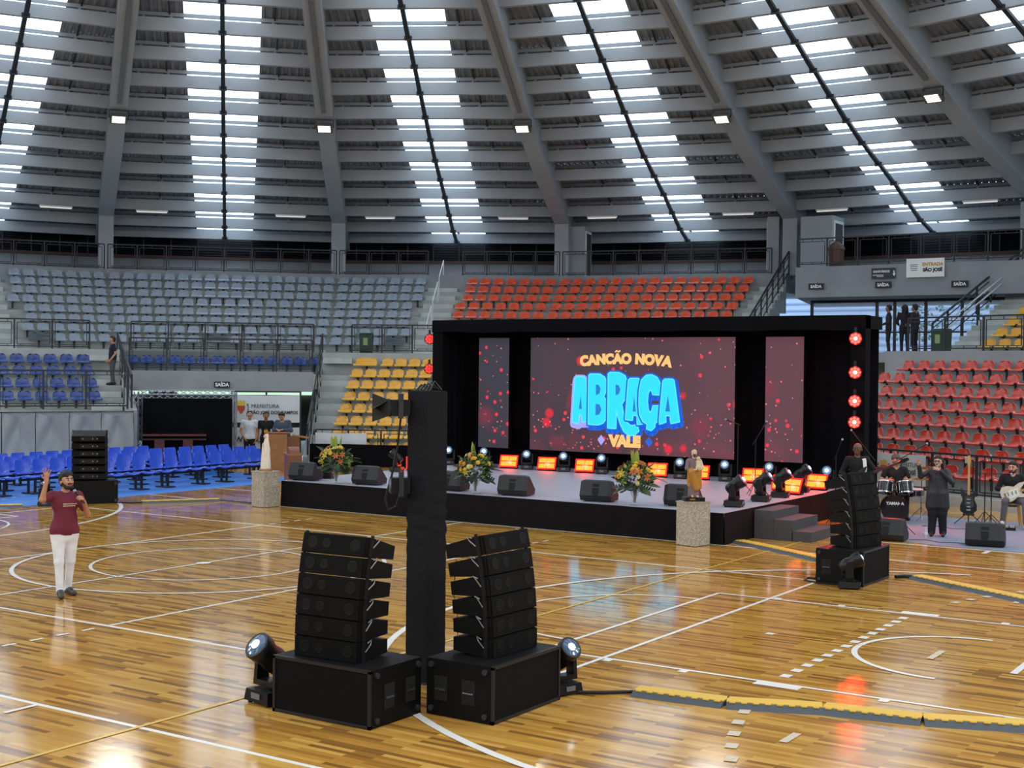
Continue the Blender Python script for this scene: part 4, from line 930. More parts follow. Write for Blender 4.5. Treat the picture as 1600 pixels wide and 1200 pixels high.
# cable ramps
M_RY = mat('ramp_yellow', '#dcb23c', .5); M_RG = mat('ramp_rubber', '#4c5256', .7)
def ramp(label, p0, p1, group):
    p0 = Vector((*p0, 0)); p1 = Vector((*p1, 0)); d = p1-p0; L = d.length-.015; t = thing('cable_ramp', label, 'cable ramp', M=TR(p0, math.atan2(d.y, d.x)), group=group)
    part('base_wedges', MB().add([(0, -.16, 0), (0, -.07, .048), (0, .07, .048), (0, .16, 0), (L, -.16, 0), (L, -.07, .048), (L, .07, .048), (L, .16, 0)], [(0, 1, 2, 3), (7, 6, 5, 4), (0, 4, 5, 1), (1, 5, 6, 2), (2, 6, 7, 3), (3, 7, 4, 0)]), M_RG, t)
    n = 8; vs = []; 
    b = MB().box((L/2, .05, .052), (L, .2, .012))
    for i in range(n): b.box((L*(i+.5)/n, -.06, .0515), (L/n*.5, .05, .011))
    part('lid', b, M_RY, t)
R1 = [(10.1, -3.72), (11.06, -3.62), (11.93, -3.28), (12.85, -3.12), (13.8, -2.75), (14.75, -2.4)]
for i in range(5): ramp('yellow cable ramp in the foreground, %s segment from the left' % ordn(i+1), R1[i], R1[i+1], 'foreground cable ramps')
R2 = [(6.05, 8.02), (6.78, 7.6), (7.5, 7.14), (8.22, 6.66)]
for i in range(3): ramp('yellow cable ramp by the stage steps, %s segment from the stage' % ordn(i+1), R2[i], R2[i+1], 'cable ramps by the stage steps')
R3 = [(10.15, 5.66), (10.95, 5.18), (11.75, 4.70), (12.5, 4.2)]
for i in range(3): ramp('yellow cable ramp right of the right speaker stack, %s segment' % ordn(i+1), R3[i], R3[i+1], 'cable ramps right of the stack')
ramp('yellow cable ramp on the court right of the rear subwoofer', (-8.28, 5.95), (-7.27, 7.5), 'far cable ramps'); ramp('yellow cable ramp at the far left edge of the court', (-10.6, 2.6), (-9.75, 3.75), 'far cable ramps')
def cable(label, pts, r=.014, m=M_BLKPL): return tag(part('power_cable', MB().tube([(x, y, r+.002) if len(p) == 2 else p for p in pts for x, y in [p[:2]]], r, 6), m, None), label, 'cable')
cable('black cable from right moving head to the foreground ramp', [(9.62, -4.1), (9.85, -3.95), (10.08, -3.74)], .02)
cable('black cable bundle between right stack and its ramp', [(9.9, 5.45), (10.0, 5.6), (10.16, 5.66)], .03)
cable('black cable tangle at foot of the right stack', [(8.93, 4.6), (8.75, 4.6), (8.8, 4.35), (9.05, 4.2), (9.4, 4.22), (9.55, 4.1)])
cable('black cable from the rear ramp to the left pedestal', [(-7.26, 7.5), (-6.7, 7.5), (-5.9, 7.45)]); cable('black cable from the rear subwoofer to the ramp', [(-8.7, 5.6), (-8.45, 5.75), (-8.28, 5.95)])
tag(part('speaker_cable', MB().tube([(8.95, -5.28, 1.45), (8.86, -5.2, 1.1), (8.84, -5.1, .9), (8.86, -5.12, .7), (8.9, -5.2, .55)], .005, 5), mat('brown_cable', '#8a6a3a', .5), None), 'thin brown cable hanging behind the right foreground stack', 'cable')
# ================================================================ implicit-surface modeller (people, statues)
def _seg(P, a, b, ra, rb, fd=None, fl=1.0):
    a = np.array(a, float); b = np.array(b, float); Q = P
    if fd is not None:
        fd = np.array(fd, float); fd /= np.linalg.norm(fd); c = (a+b)/2
        Q = P+((P-c)@fd)[..., None]*fd*(1/fl-1); 
    d = b-a; L = d@d
    t = np.clip(((Q-a)@d)/L, 0, 1) if L > 1e-9 else np.zeros(Q.shape[:-1])
    e = Q-a-t[..., None]*d
    return np.sqrt((e*e).sum(-1))-(ra+(rb-ra)*t)
def sdf_mesh(prims, vox):
    """prims: (a,b,ra,rb,mat,k,flatdir,flat). Surface nets on a numpy grid, returns verts, quads, face material."""
    pts = np.array([p[0] for p in prims]+[p[1] for p in prims], float); rm = max(max(p[2], p[3]) for p in prims)
    lo = pts.min(0)-rm-.04; hi = pts.max(0)+rm+.04; n = np.ceil((hi-lo)/vox).astype(int)+1
    D = np.full(n, 9.0, np.float32)
    ax = [lo[i]+vox*np.arange(n[i]) for i in range(3)]
    for a, b, ra, rb, m, k, fd, fl in prims:
        r = max(ra, rb)*(1.0 if fl <= 1 else fl)+k+.05; mn = np.minimum(a, b)-r; mx = np.maximum(a, b)+r
        i0 = np.clip(np.floor((mn-lo)/vox).astype(int), 0, n-1); i1 = np.clip(np.ceil((mx-lo)/vox).astype(int)+1, 1, n)
        G = np.stack(np.meshgrid(ax[0][i0[0]:i1[0]], ax[1][i0[1]:i1[1]], ax[2][i0[2]:i1[2]], indexing='ij'), -1)
        d = _seg(G, a, b, ra, rb, fd, fl); S = D[i0[0]:i1[0], i0[1]:i1[1], i0[2]:i1[2]]
        h = np.maximum(k-np.abs(S-d), 0)/k; S[...] = np.minimum(S, d)-h*h*k*.25
    ins = D < 0; c = np.stack([ins[i:n[0]-1+i, j:n[1]-1+j, l:n[2]-1+l] for i in (0, 1) for j in (0, 1) for l in (0, 1)], -1)
    act = c.any(-1) & ~c.all(-1); idx = np.argwhere(act); vid = np.full(act.shape, -1, np.int64); vid[act] = np.arange(len(idx))
    off = np.array([(i, j, l) for i in (0, 1) for j in (0, 1) for l in (0, 1)]); acc = np.zeros((len(idx), 3)); cnt = np.zeros(len(idx))
    vals = np.stack([D[idx[:, 0]+o[0], idx[:, 1]+o[1], idx[:, 2]+o[2]] for o in off], 1)
    for p in range(8):
        for q in range(p+1, 8):
            if np.abs(off[p]-off[q]).sum() != 1: continue
            s = (vals[:, p] < 0) != (vals[:, q] < 0); t = vals[:, p]/(vals[:, p]-vals[:, q]+1e-12)
            acc[s] += off[p]+t[s, None]*(off[q]-off[p]); cnt[s] += 1
    V = lo+(idx+acc/cnt[:, None])*vox; quads = []
    for axn in range(3):
        o1, o2 = [(1, 2), (2, 0), (0, 1)][axn]; sh = [slice(None)]*3; s0 = list(sh); s1 = list(sh); s0[axn] = slice(0, -1); s1[axn] = slice(1, None)
        A = ins[tuple(s0)]; B = ins[tuple(s1)]; E = np.argwhere(A != B); E = E[(E[:, o1] > 0) & (E[:, o2] > 0) & (E[:, o1] < n[o1]-1) & (E[:, o2] < n[o2]-1)]
        e1 = np.zeros(3, int); e1[o1] = 1; e2 = np.zeros(3, int); e2[o2] = 1
        q = np.stack([vid[tuple((E-e1-e2).T)], vid[tuple((E-e2).T)], vid[tuple(E.T)], vid[tuple((E-e1).T)]], 1)
        fl_ = ~A[tuple(E.T)]; q[fl_] = q[fl_][:, ::-1]; quads.append(q)
    Qd = np.concatenate(quads); Qd = Qd[(Qd >= 0).all(1)]
    cen = V[Qd].mean(1); best = np.full(len(cen), 9e9); mi = np.zeros(len(cen), int)
    for a, b, ra, rb, m, k, fd, fl in prims:
        d = _seg(cen, a, b, ra, rb, fd, fl); w = d < best; best[w] = d[w]; mi[w] = m
    return V, Qd, mi
def sdf_obj(name, prims, vox, mats, parent=None, remap=None):
    V, Qd, mi = sdf_mesh(prims, vox)
    if remap is not None: mi = remap(V[Qd].mean(1), mi)
    me = bpy.data.meshes.new(name); me.from_pydata(V.tolist(), [], Qd.tolist())
    for m in mats: me.materials.append(m)
    me.polygons.foreach_set('material_index', mi.astype(np.int32)); me.update(); smooth(me); return link(name, me, parent)
def pr(a, b, ra, rb, m=0, k=.03, fd=None, fl=1.0): return (np.array(a, float), np.array(b, float), ra, rb, m, k, fd, fl)

# ================================================================ left side: benches, curtains, backdrop, banners
mt = link('floor_mat', MB().prism([(-9.77, 2.0), (-9.77, 13.6), (-16.5, 14.2), (-18, 2.0)], .001, .005).mesh('floor_mat', mat('blue_floor_mat', '#3f7fd0', .5, noise=.08, nscale=2))); tag(mt, 'bright blue floor mat under the rows of blue chairs', 'mat')
for i in range(4):
    part('mat_seam', MB().box((-11.0-1.6*i, 8, .0055), (.04, 11.5, .002)), mat('mat_seam', '#2f66b4', .5), mt)
M_CH = mat('blue_chair_plastic', '#2b57cf', .3, coat=.3); M_CHB = mat('chair_steel_black', '#141518', .5)
def shell(rows, th):
    nx = len(rows[0]); n = len(rows); b = MB(); top = [p for r in rows for p in r]; bot = []
    for i in range(n):
        for j in range(nx):
            a = Vector(rows[min(i+1, n-1)][j])-Vector(rows[max(i-1, 0)][j]); c = Vector(rows[i][min(j+1, nx-1)])-Vector(rows[i][max(j-1, 0)]); bot.append(tuple(Vector(rows[i][j])-c.cross(a).normalized()*th))
    o = n*nx; F = []
    for i in range(n-1):
        for j in range(nx-1): a = i*nx+j; F += [(a, a+1, a+nx+1, a+nx), (o+a+nx, o+a+nx+1, o+a+1, o+a)]
    for j in range(nx-1): F.append((j+1, j, o+j, o+j+1)); a = (n-1)*nx+j; F.append((a, a+1, o+a+1, o+a))
    for i in range(n-1): a = i*nx; F.append((a, a+nx, o+a+nx, o+a)); a = i*nx+nx-1; F.append((a+nx, a, o+a, o+a+nx))
    return b.add(top+bot, F)
U7 = [-1+2*j/6 for j in range(7)]
PAN = smooth(shell([[(u*.205*h, y, z+.02*u*u) for u in U7] for y, z, h in ((-.23, .405, .9), (-.24, .43, .97), (-.2, .445, 1), (0, .43, 1), (.17, .425, .96), (.21, .44, .9))], .02).mesh('seat_pan', M_CH), 50)
BCK = smooth(shell([[(u*.215*h, y-.035*u*u, z) for u in U7] for y, z, h in ((.19, .5, .8), (.2, .53, .95), (.215, .62, 1), (.235, .74, 1), (.25, .82, .98), (.255, .85, .88))], .02).mesh('backrest', M_CH), 50)
bench_n = [0]
def bench(row, yc, X, n, label):
    t = thing('tandem_bench', label, 'chair bench', M=TR((X, yc, .006), PI/2), group='blue tandem benches on the mat')   # front faces +X
    L = n*.53
    part('beam', MB().box((0, .02, .36), (L-.1, .07, .06)), M_CHB, t)
    for x in ((-L*.3, L*.3) if n > 2 else (0,)):
        l = part('leg', MB().box((x-.1, .02, .19), (.05, .05, .34)).box((x+.1, .02, .19), (.05, .05, .34)), M_CHB, t); part('foot', MB().box((x, 0, .015), (.3, .46, .03)), M_CHB, l)
    for i in range(n):
        x = -L/2+.53*(i+.5); s = link('seat_pan', PAN, t, Matrix.Translation((x, 0, 0))); link('backrest', BCK, t, Matrix.Translation((x, 0, 0)))
    return t
RWX = [(-11.0, 'front'), (-12.15, 'second'), (-13.3, 'third'), (-14.45, 'back')]
for X, rn in RWX:
    y0 = 6.55 if rn == 'front' else 3.2; i = 0; y = y0
    while y < (9.9 if rn == 'back' else 13.0):
        n = 4; i += 1; yc = y+n*.265; bench(rn, yc, X, n, 'blue chair bench, %s row, %s from the left' % (rn, ordn(i))); y += n*.53+.06
# curtains on the left front wall
M_CUR = mat('grey_curtain', '#9a9b95', .9, noise=.05, nscale=3)
for i, (s0, s1) in enumerate(((-2.3, -1.2), (-1.18, -.27), (-.25, .68), (.70, 1.60), (1.62, 2.55))):
    b = MB(); nx = 28; nz = 12; vs = []
    for jz in range(nz+1):
        v = jz/nz; z = 1.84-1.80*v
        for jx in range(nx+1):
            u = jx/nx; w = 2*u-1; sag = .10*(1-w*w)*max(0, 1-v*2.2); fold = .05*math.sin(9*u+3*v+ i)*(.2+v*.5)+.13*math.sin((abs(w)*3.2-v*4.5+.6))*math.exp(-v*1.1)
            vs.append((s0+(s1-s0)*u, -.06-abs(fold)-.02*v, z-sag))
    b.add(vs, [(j*(nx+1)+i_, j*(nx+1)+i_+1, (j+1)*(nx+1)+i_+1, (j+1)*(nx+1)+i_) for j in range(nz) for i_ in range(nx)])
    t = thing('wall_curtain', 'grey cloth curtain on the left front wall, %s from the left' % ordn(i+1), 'curtain', M=frame(fang(-1), 19.28, 0, 0), group='grey curtains on the left wall'); part('cloth', b, M_CUR, t, 80)
    part('hanging_rod', MB().cyl((s0, -.05, 1.86), (s1, -.05, 1.86), .012, n=6), M_STEEL, t); part('batten', MB().box((s1+.008, -.03, .95), (.03, .04, 1.85)), M_STEEL, t)
# black backdrop with truss frame (facet 0, a=20)
F20 = lambda s, z, a=20: frame(fang(0), a, s, z)
bk_t = thing('truss_backdrop', 'black cloth backdrop hung on an aluminium truss frame', 'backdrop', M=F20(0, 0))
b = MB(); vs = []; nx = 60
for i in range(nx+1):
    u = i/nx; x = -2.28+2.69*u; y = -.02+.02*math.sin(u*17)+.012*math.sin(u*41)
    for z in (2.25, 1.2, .03): vs.append((x, y-.03*(u > .75)*(u-.75)*(2.25-z), z))
b.add(vs, [(3*i+j, 3*i+3+j, 3*i+4+j, 3*i+1+j) for i in range(nx) for j in range(2)]); part('cloth', b, M_CLOTH, bk_t, 80)
M_ALU = mat('aluminium', '#a9acae', .35, metal=.8)
def truss(b, p0, p1, w=.2, n=10, r=.018):
    p0 = Vector(p0); p1 = Vector(p1); d = (p1-p0).normalized(); x = d.orthogonal().normalized(); y = d.cross(x); o = [x*w/2+y*w/2, x*w/2-y*w/2, -x*w/2-y*w/2, -x*w/2+y*w/2]
    for q in o: b.cyl(p0+q, p1+q, r, n=6)
    for i in range(n):
        a = p0+(p1-p0)*(i/n); c = p0+(p1-p0)*((i+1)/n)
        for j in range(4): b.cyl(a+o[j], c+o[(j+1) % 4], r*.6, n=5)
    return b
part('top_truss', truss(MB(), (-2.38, .14, 2.36), (.5, .14, 2.36), .18, 12), M_ALU, bk_t); part('side_truss', truss(MB(), (-2.42, .14, 0), (-2.42, .14, 2.45), .18, 10), M_ALU, bk_t); part('side_truss', truss(MB(), (.52, .14, 0), (.52, .14, 2.45), .06, 10), M_ALU, bk_t)
ob = thing('long_wooden_bench', 'dark red wooden bench in front of the black backdrop', 'bench', M=F20(-1.3, 0, 19.6)); M_RW = mat('red_brown_wood', '#5b2a20', .4, noise=.15, nscale=6)
part('top_plank', MB().box((0, 0, 1.13), (1.9, .34, .05)), M_RW, ob); part('lower_plank', MB().box((0, .1, .99), (1.9, .05, .05)), M_RW, ob)
for x in (-.45, .4): part('leg', MB().box((x, .05, .5), (.3, .12, 1.0)), M_RW, ob)
# cases and papers on a shelf behind the truss
cs = thing('equipment_case', 'dark equipment case behind the backdrop truss', 'case', M=F20(-1.72, 0, 20.9)); part('body', MB().box((0, 0, 1.22), (.85, .4, 2.44)), M_BLKPL, cs); part('rim', MB().box((0, -.21, 2.42), (.85, .02, .03)), M_STEEL, cs)
# banners
M_BAN = mat('banner_vinyl', '#c7ccd0', .5, noise=.03, nscale=2, bump=.25, bscale=2.5); M_INK = mat('banner_ink', '#2e3640', .6); M_CR = mat('crest_red', '#b23a2c', .6); M_CYE = mat('crest_yellow', '#c9b23a', .6); M_CG = mat('crest_dark', '#3a3230', .6)
def banner(label, M, w, h, lines, crest=None):
    t = thing('vinyl_banner', label, 'banner', M=M); b = MB(); nx, nz = 16, 6; vs = []
    for j in range(nz+1):
        for i in range(nx+1): u = i/nx; v = j/nz; vs.append((-w/2+w*u, .012*math.sin(u*13+v*3)-.015*math.sin(v*PI), -h/2+h*v-.02*math.sin(u*PI)*(v > .5)))
    b.add(vs, [(j*(nx+1)+i, j*(nx+1)+i+1, (j+1)*(nx+1)+i+1, (j+1)*(nx+1)+i) for j in range(nz) for i in range(nx)]); part('sheet', b, M_BAN, t, 80)
    for txt, sz, x, z, off in lines: text_part('lettering', txt, sz, M_INK, t, Matrix.Translation((x, -.05, z)) @ UPR, off, .002, 'LEFT')
    if crest:
        x, z, r = crest; c = MB(); c.add([(x-r*.5, -.036, z+r*.5), (x+r*.5, -.036, z+r*.5), (x+r*.45, -.036, z-r*.2), (x, -.036, z-r*.75), (x-r*.45, -.036, z-r*.2)], [(4, 3, 2, 1, 0)]); part('crest_shield', c, M_CR, t)
        part('crest_crown', MB().box((x, -.038, z+r*.55), (r*.95, .004, r*.5)).box((x-.35*r, -.038, z+r*.85), (r*.2, .004, r*.2)).box((x+.35*r, -.038, z+r*.85), (r*.2, .004, r*.2)).box((x, -.038, z+r*.9), (r*.2, .004, r*.25)), M_CYE, t)
        d = MB()
        for sx in (-1, 1):
            for i in range(5): a = R_(-50+28*i); d.box((x+sx*(r*.75+.12*r*math.cos(a)), -.037, z+.55*r*math.sin(a)), (r*.2, .004, r*.13))
        part('crest_branches', d, M_CG, t)
    return t
banner('white city banner with a crest, behind the three standing men', frame(fang(0), 22.3, 1.53, 1.86), 2.18, .92, [('PREFEITURA', .17, -.5, .03, .0), ('SÃO JOSÉ DOS CAMPOS', .142, -.5, -.17, .004)], (-.82, .02, .26))
b2 = banner('white banner with a web address, low behind the standing men', frame(fang(0), 22.3, 1.53, .64), 2.18, 1.2, [('WWW.', .25, -1.02, .12, .006)])
for i, x in enumerate((-.85, -.4, .1, .55)): part('round_icon', MB().lathe([(.1, 0), (.1, .006), (.07, .007)], 14, Matrix.Translation((x, -.03, -.32)) @ Matrix.Rotation(PI/2, 4, 'X')), mat('icon_red', '#b06a66', .6), b2)
fr = thing('banner_fence', 'dark steel fence carrying the two white banners', 'fence', M=frame(fang(0), 22.42, 1.53, 0))
for z in (2.42, 1.42, .15): part('fence_rail', MB().box((0, 0, z), (2.3, .04, .05)), M_RAIL, fr)
for x in (-1.12, 0, 1.12): part('fence_post', MB().box((x, 0, 1.22), (.06, .06, 2.44)), M_RAIL, fr)
part('small_board', MB().box((-.85, -.06, 1.42), (.45, .02, .14)), M_SIGNB, fr)
banner('blank white banner on the railing before the yellow seats', frame(fang(1), 21.7, -1.75, .82), 1.7, .58, [])
banner('white city banner on the railing behind the drummer', frame(PH, 19.4, -1.85, .80), 1.75, .8, [('PREFEITURA', .155, -.05, .08, .0), ('SÃO JOSÉ', .155, -.05, -.12, .004)], (-.45, .0, .22))
# black cloth before the yellow stand
bc = thing('black_wall_cloth', 'black cloth along the wall below the yellow seats', 'cloth', M=frame(fang(1), 21.55, 0, 0)); b = MB(); vs = []
for i in range(61): u = i/60; x = -2.75+5.3*u; y = .01*math.sin(u*60); vs += [(x, y, .74+.01*math.sin(u*9)), (x, y-.03, .01)]
b.add(vs, [(2*i, 2*i+2, 2*i+3, 2*i+1) for i in range(60)]); part('cloth', b, M_CLOTH, bc, 80)
# lecterns
M_OAK = mat('lectern_wood', '#9a6738', .4, noise=.15, nscale=5); M_MAH = mat('cabinet_wood', '#7d4d38', .45, noise=.12, nscale=5)
lc = thing('lectern', 'tall wooden lectern under the leaning man', 'lectern', M=frame(fang(0), 19.7, 2.05, 0)); part('front_panel', MB().box((-.25, 0, .6), (.62, .45, 1.12)), M_OAK, lc); part('side_panel', MB().box((.25, .1, .55), (.4, .45, 1.06)), mat('lectern_dark', '#7a4c26', .4, noise=.15, nscale=5), lc)
part('slanted_top', MB().box((-.22, 0, 1.19), (.74, .56, .05), Matrix.Rotation(R_(-4), 4, 'X')), M_OAK, lc); part('side_top', MB().box((.3, .1, 1.14), (.5, .5, .04), Matrix.Rotation(R_(10), 4, 'Y')), M_OAK, lc); part('plinth', MB().box((0, 0, .03), (1.1, .6, .06)), M_OAK, lc)
cb = thing('low_cabinet', 'low brown wooden cabinet with an arched top', 'cabinet', M=TR((-9.35, 12.35, 0), R_(-40))); part('body', MB().box((0, 0, .4), (.82, .4, .8)), M_MAH, cb)
part('arched_top', MB().prism([(.3*math.cos(R_(180*i/10)), .22*math.sin(R_(180*i/10))) for i in range(11)], -.15, .15, Matrix.Translation((.02, 0, .80)) @ Matrix.Rotation(PI/2, 4, 'X')), M_MAH, cb); part('top_board', MB().box((-.1, 0, .815), (1.0, .44, .03)), M_OAK, cb)

# ================================================================ pedestals and statues
def speckle():
    m = mat('speckled_granite', '#a89f8e', .45); nt = m.node_tree; b = nt.nodes['Principled BSDF']; tc = nt.nodes.new('ShaderNodeTexCoord'); v = nt.nodes.new('ShaderNodeTexVoronoi'); v.inputs['Scale'].default_value = 55; nt.links.new(tc.outputs['Object'], v.inputs['Vector'])
    c = nt.nodes.new('ShaderNodeValToRGB'); c.color_ramp.elements[0].color = (*lin('#77706a'), 1); c.color_ramp.elements[1].color = (*lin('#d3c8b2'), 1); nt.links.new(v.outputs['Color'], c.inputs[0]); nt.links.new(c.outputs[0], b.inputs['Base Color']); return m
M_GRAN = speckle()
def pedestal(label, loc, rz, w, h):
    t = thing('stone_pedestal', label, 'pedestal', M=TR(loc, rz)); part('shaft', MB().box((0, 0, h/2), (w, w, h-.02)), M_GRAN, t); part('top_slab', MB().box((0, 0, h-.0), (w*1.05, w*1.05, .025)), M_GRAN, t); return t
pedestal('speckled stone pedestal under the pale veiled statue', (-5.52, 7.24, 0), R_(-8), .46, .82); pedestal('speckled stone pedestal under the bearded statue', (5.50, 7.2, 0), R_(-12), .45, .82)
# veiled statue
M_IV = mat('ivory_plaster', '#e6d9c8', .6, noise=.10, nscale=12); M_GOLD = mat('gilt', '#b98a35', .35, metal=.7); M_FACE = mat('statue_skin', '#d8b596', .6)
t = thing('veiled_statue', 'ivory statue of a veiled standing woman with a crown', 'statue', M=TR((-5.52, 7.24, .833), R_(-8)))
part('wooden_base', MB().cyl((0, 0, 0), (0, 0, .05), .16, .15, 20), M_OAK, t)
p = [pr((0, .01, .08), (0, .01, .5), .125, .095, 0, .03, (0, 1, 0), .8), pr((0, .01, .5), (0, .02, .78), .1, .05, 0, .03, (0, 1, 0), .8), pr((0, .015, .80), (0, .02, .84), .052, .045, 0, .02)]
p += [pr((sx*.05, -.085, .1), (sx*.035, -.06, .62), .022, .018, 0, .015) for sx in (-1, 1)]+[pr((sx*.1, -.02, .08), (sx*.07, .0, .6), .03, .02, 0, .02) for sx in (-1, 1)]
p += [pr((0, -.075, .58), (0, -.085, .65), .016, .012, 1, .01), pr((0, -.03, .8), (0, -.03, .82), .032, .032, 1, .008), pr((0, -.07, .8), (0, -.068, .81), .006, .005, 1, .005)]
p += [pr((.08*math.cos(a), -.02+.07*math.sin(a), .06), (.06*math.cos(a), .07*math.sin(a), .4), .03, .012, 0, .015) for a in np.linspace(0, 6.28, 9)[:-1]]
sdf_obj('veiled_figure', p, .008, [M_IV, M_FACE], t)
b = MB().lathe([(.03, .87), (.038, .885), (.045, .92), (.03, .93)], 12)
for i in range(8): b.cyl((.043*math.cos(i*PI/4), .043*math.sin(i*PI/4), .91), (.035*math.cos(i*PI/4), .035*math.sin(i*PI/4), .965), .008, .004, 5)
b.cyl((0, 0, .93), (0, 0, 1.0), .006, .004, 6); b.box((0, 0, .985), (.03, .008, .008)); part('crown', b, M_GOLD, t)
# bearded statue with child
M_PUR = mat('statue_purple', '#7d6468', .55, noise=.1, nscale=14); M_OCH = mat('statue_ochre', '#b07a2c', .45, noise=.15, nscale=14); M_CRM = mat('statue_cream', '#d5c49c', .55); M_HAIRS = mat('statue_hair', '#3a2a20', .6)
t = thing('bearded_statue', 'painted statue of a bearded man holding a child', 'statue', M=TR((5.50, 7.2, .833), R_(38)) @ Matrix.Scale(1.06, 4))
part('black_base', MB().box((0, 0, .035), (.36, .28, .07)), M_BLKPL, t); part('gold_plate', MB().box((-.05, -.143, .04), (.1, .006, .025)), M_GOLD, t)
p = [pr((0, 0, .09), (0, 0, .35), .105, .095, 0, .03, (0, 1, 0), .75), pr((0, 0, .35), (0, .0, .66), .10, .085, 0, .03, (0, 1, 0), .75), pr((-.075, 0, .72), (.075, 0, .72), .045, .045, 0, .03), pr((0, 0, .75), (0, -.005, .8), .03, .028, 3, .02),
     pr((0, -.005, .84), (0, -.008, .87), .048, .05, 3, .015), pr((0, -.045, .82), (0, -.05, .795), .026, .018, 4, .01), pr((0, .016, .885), (0, .022, .85), .053, .052, 4, .006), pr((0, -.058, .85), (0, -.06, .84), .007, .008, 3, .005),
     pr((-.11, 0, .71), (-.135, -.02, .58), .036, .032, 0, .02), pr((-.135, -.02, .58), (-.04, -.09, .55), .032, .024, 0, .02), pr((-.03, -.1, .55), (-.005, -.105, .56), .018, .014, 3, .01),
     pr((.11, 0, .71), (.14, -.02, .6), .036, .034, 2, .02), pr((.14, -.02, .6), (.07, -.1, .57), .034, .026, 2, .02)]
p += [pr((-.05, -.06, .52), (.03, -.08, .22), .07, .045, 1, .03), pr((.08, -.03, .55), (.09, -.03, .25), .06, .05, 1, .03), pr((-.08, -.02, .5), (-.09, -.02, .28), .045, .03, 1, .02)]
p += [pr((x, -.07, .09), (x*.8, -.06, .4), .018, .012, 0, .012) for x in (-.07, -.03, .02, .06)]+[pr((-.04, -.08, .085), (-.045, -.12, .085), .02, .016, 3, .01), pr((.05, -.08, .085), (.055, -.12, .085), .02, .016, 3, .01)]
p += [pr((.065, -.085, .6), (.06, -.08, .70), .045, .036, 2, .015), pr((.06, -.085, .755), (.06, -.085, .765), .034, .034, 3, .01), pr((.066, -.07, .778), (.07, -.062, .76), .034, .033, 4, .005), pr((.04, -.12, .62), (.01, -.13, .56), .02, .014, 2, .01)]
sdf_obj('painted_figure', p, .0075, [M_PUR, M_OCH, M_CRM, M_FACE, M_HAIRS], t)

# ================================================================ flower arrangements
M_LEAF = mat('leaf_green', '#3f5a2a', .5); M_LEAFD = mat('leaf_dark', '#1f3320', .45); M_LEAFL = mat('leaf_light', '#8ea03e', .5); M_FLY = mat('flower_yellow', '#e2b83a', .6); M_FLO = mat('flower_orange', '#c46a2a', .6); M_FLC = mat('flower_cream', '#dccf8a', .6)
def leaf_mesh(L, W, m, bend=.2, n=6):
    b = MB(); vs = []
    for i in range(n+1):
        t = i/n; w = W*math.sin(PI*min(1, t*.92+.08))**.8*(1 if i < n else 0)+.002; z = L*t; y = -bend*L*t*t
        vs += [(-w, y, z), (0, y+.12*w, z), (w, y, z)]
    b.add(vs, [(3*i+j, 3*i+j+1, 3*i+j+4, 3*i+j+3) for i in range(n) for j in range(2)]); return smooth(b.mesh('leaf', m))
def frond_mesh(L, m, n=14):
    b = MB()
    for i in range(n):
        t = .12+.85*i/n; z = L*t; y = -.35*L*t*t; l = L*.42*math.sin(PI*(.15+.8*t))
        for s in (-1, 1):
            e = Vector((s*l, y-.12*l, z+l*.45)); b.add([(0, y, z-.008), (s*l*.5, y-.03*l, z+l*.2-.01), e, (s*l*.5, y-.03*l, z+l*.2+.012), (0, y, z+.008)], [(0, 1, 2, 3, 4)])
    b.tube([(0, -.35*L*t*t, L*t) for t in np.linspace(0, 1, 8)], .005, 5); return b.mesh('palm_frond', m)
def monst_mesh(L, m):
    b = MB(); n = 6
    for s in (-1, 1):
        for i in range(n):
            t0 = i/n; w = L*.45*math.sin(PI*(.2+.7*t0)); z = L*t0; b.add([(0, -.2*L*t0*t0, z), (s*w, -.2*L*t0*t0-.03, z+L*.02), (s*w*.95, -.2*L*t0*t0-.03, z+L*.11), (0, -.2*L*(t0+1/n)**2, z+L/n)], [(0, 1, 2, 3)])
    return b.mesh('split_leaf', m)
def blossom_mesh(m, r=.05, petals=8):
    b = MB()
    for ring, (k, rr, z) in enumerate(((petals, r, 0), (petals-2, r*.65, r*.3))):
        for i in range(k):
            a = 2*PI*i/k+ring*.4; c = Vector((math.cos(a), math.sin(a), 0)); p = c.cross(Vector((0, 0, 1))); w = rr*.45
            b.add([(0, 0, z), tuple(c*rr*.6+p*w+Vector((0, 0, z+rr*.3))), tuple(c*rr+Vector((0, 0, z+rr*.2))), tuple(c*rr*.6-p*w+Vector((0, 0, z+rr*.3)))], [(0, 1, 2, 3)])
    b.sphere((0, 0, r*.45), r*.35, 8, 5); return b.mesh('blossom', m)
def lily_mesh(m, r=.08):
    b = MB()
    for i in range(6):
        a = PI*i/3; c = Vector((math.cos(a), math.sin(a), 0)); p = c.cross(Vector((0, 0, 1))); vs = [Vector((0, 0, 0)), c*r*.5+p*r*.2+Vector((0, 0, r*.4)), c*r*1.1+Vector((0, 0, r*.35)), c*r*.5-p*r*.2+Vector((0, 0, r*.4))]; b.add(vs, [(0, 1, 2, 3)])
    return b.mesh('lily', m)
LM = [leaf_mesh(.34, .045, M_LEAF), leaf_mesh(.3, .05, M_LEAFD), leaf_mesh(.42, .05, M_LEAFL, .08)]; FRM = frond_mesh(.55, M_LEAF); MSM = monst_mesh(.3, M_LEAFD); BLM = [blossom_mesh(M_FLY), blossom_mesh(M_FLC, .045), blossom_mesh(M_FLO, .042, 7)]; LIM = [lily_mesh(M_FLO), lily_mesh(mat('lily_yellow', '#c9b536', .6))]
M_VASE = mat('vase_glass', '#cfd8da', .05, alpha=.3, spec=.8)
def aim(d, roll=0): return Vector(d).to_track_quat('Z', 'Y').to_matrix().to_4x4() @ Matrix.Rotation(roll, 4, 'Z')
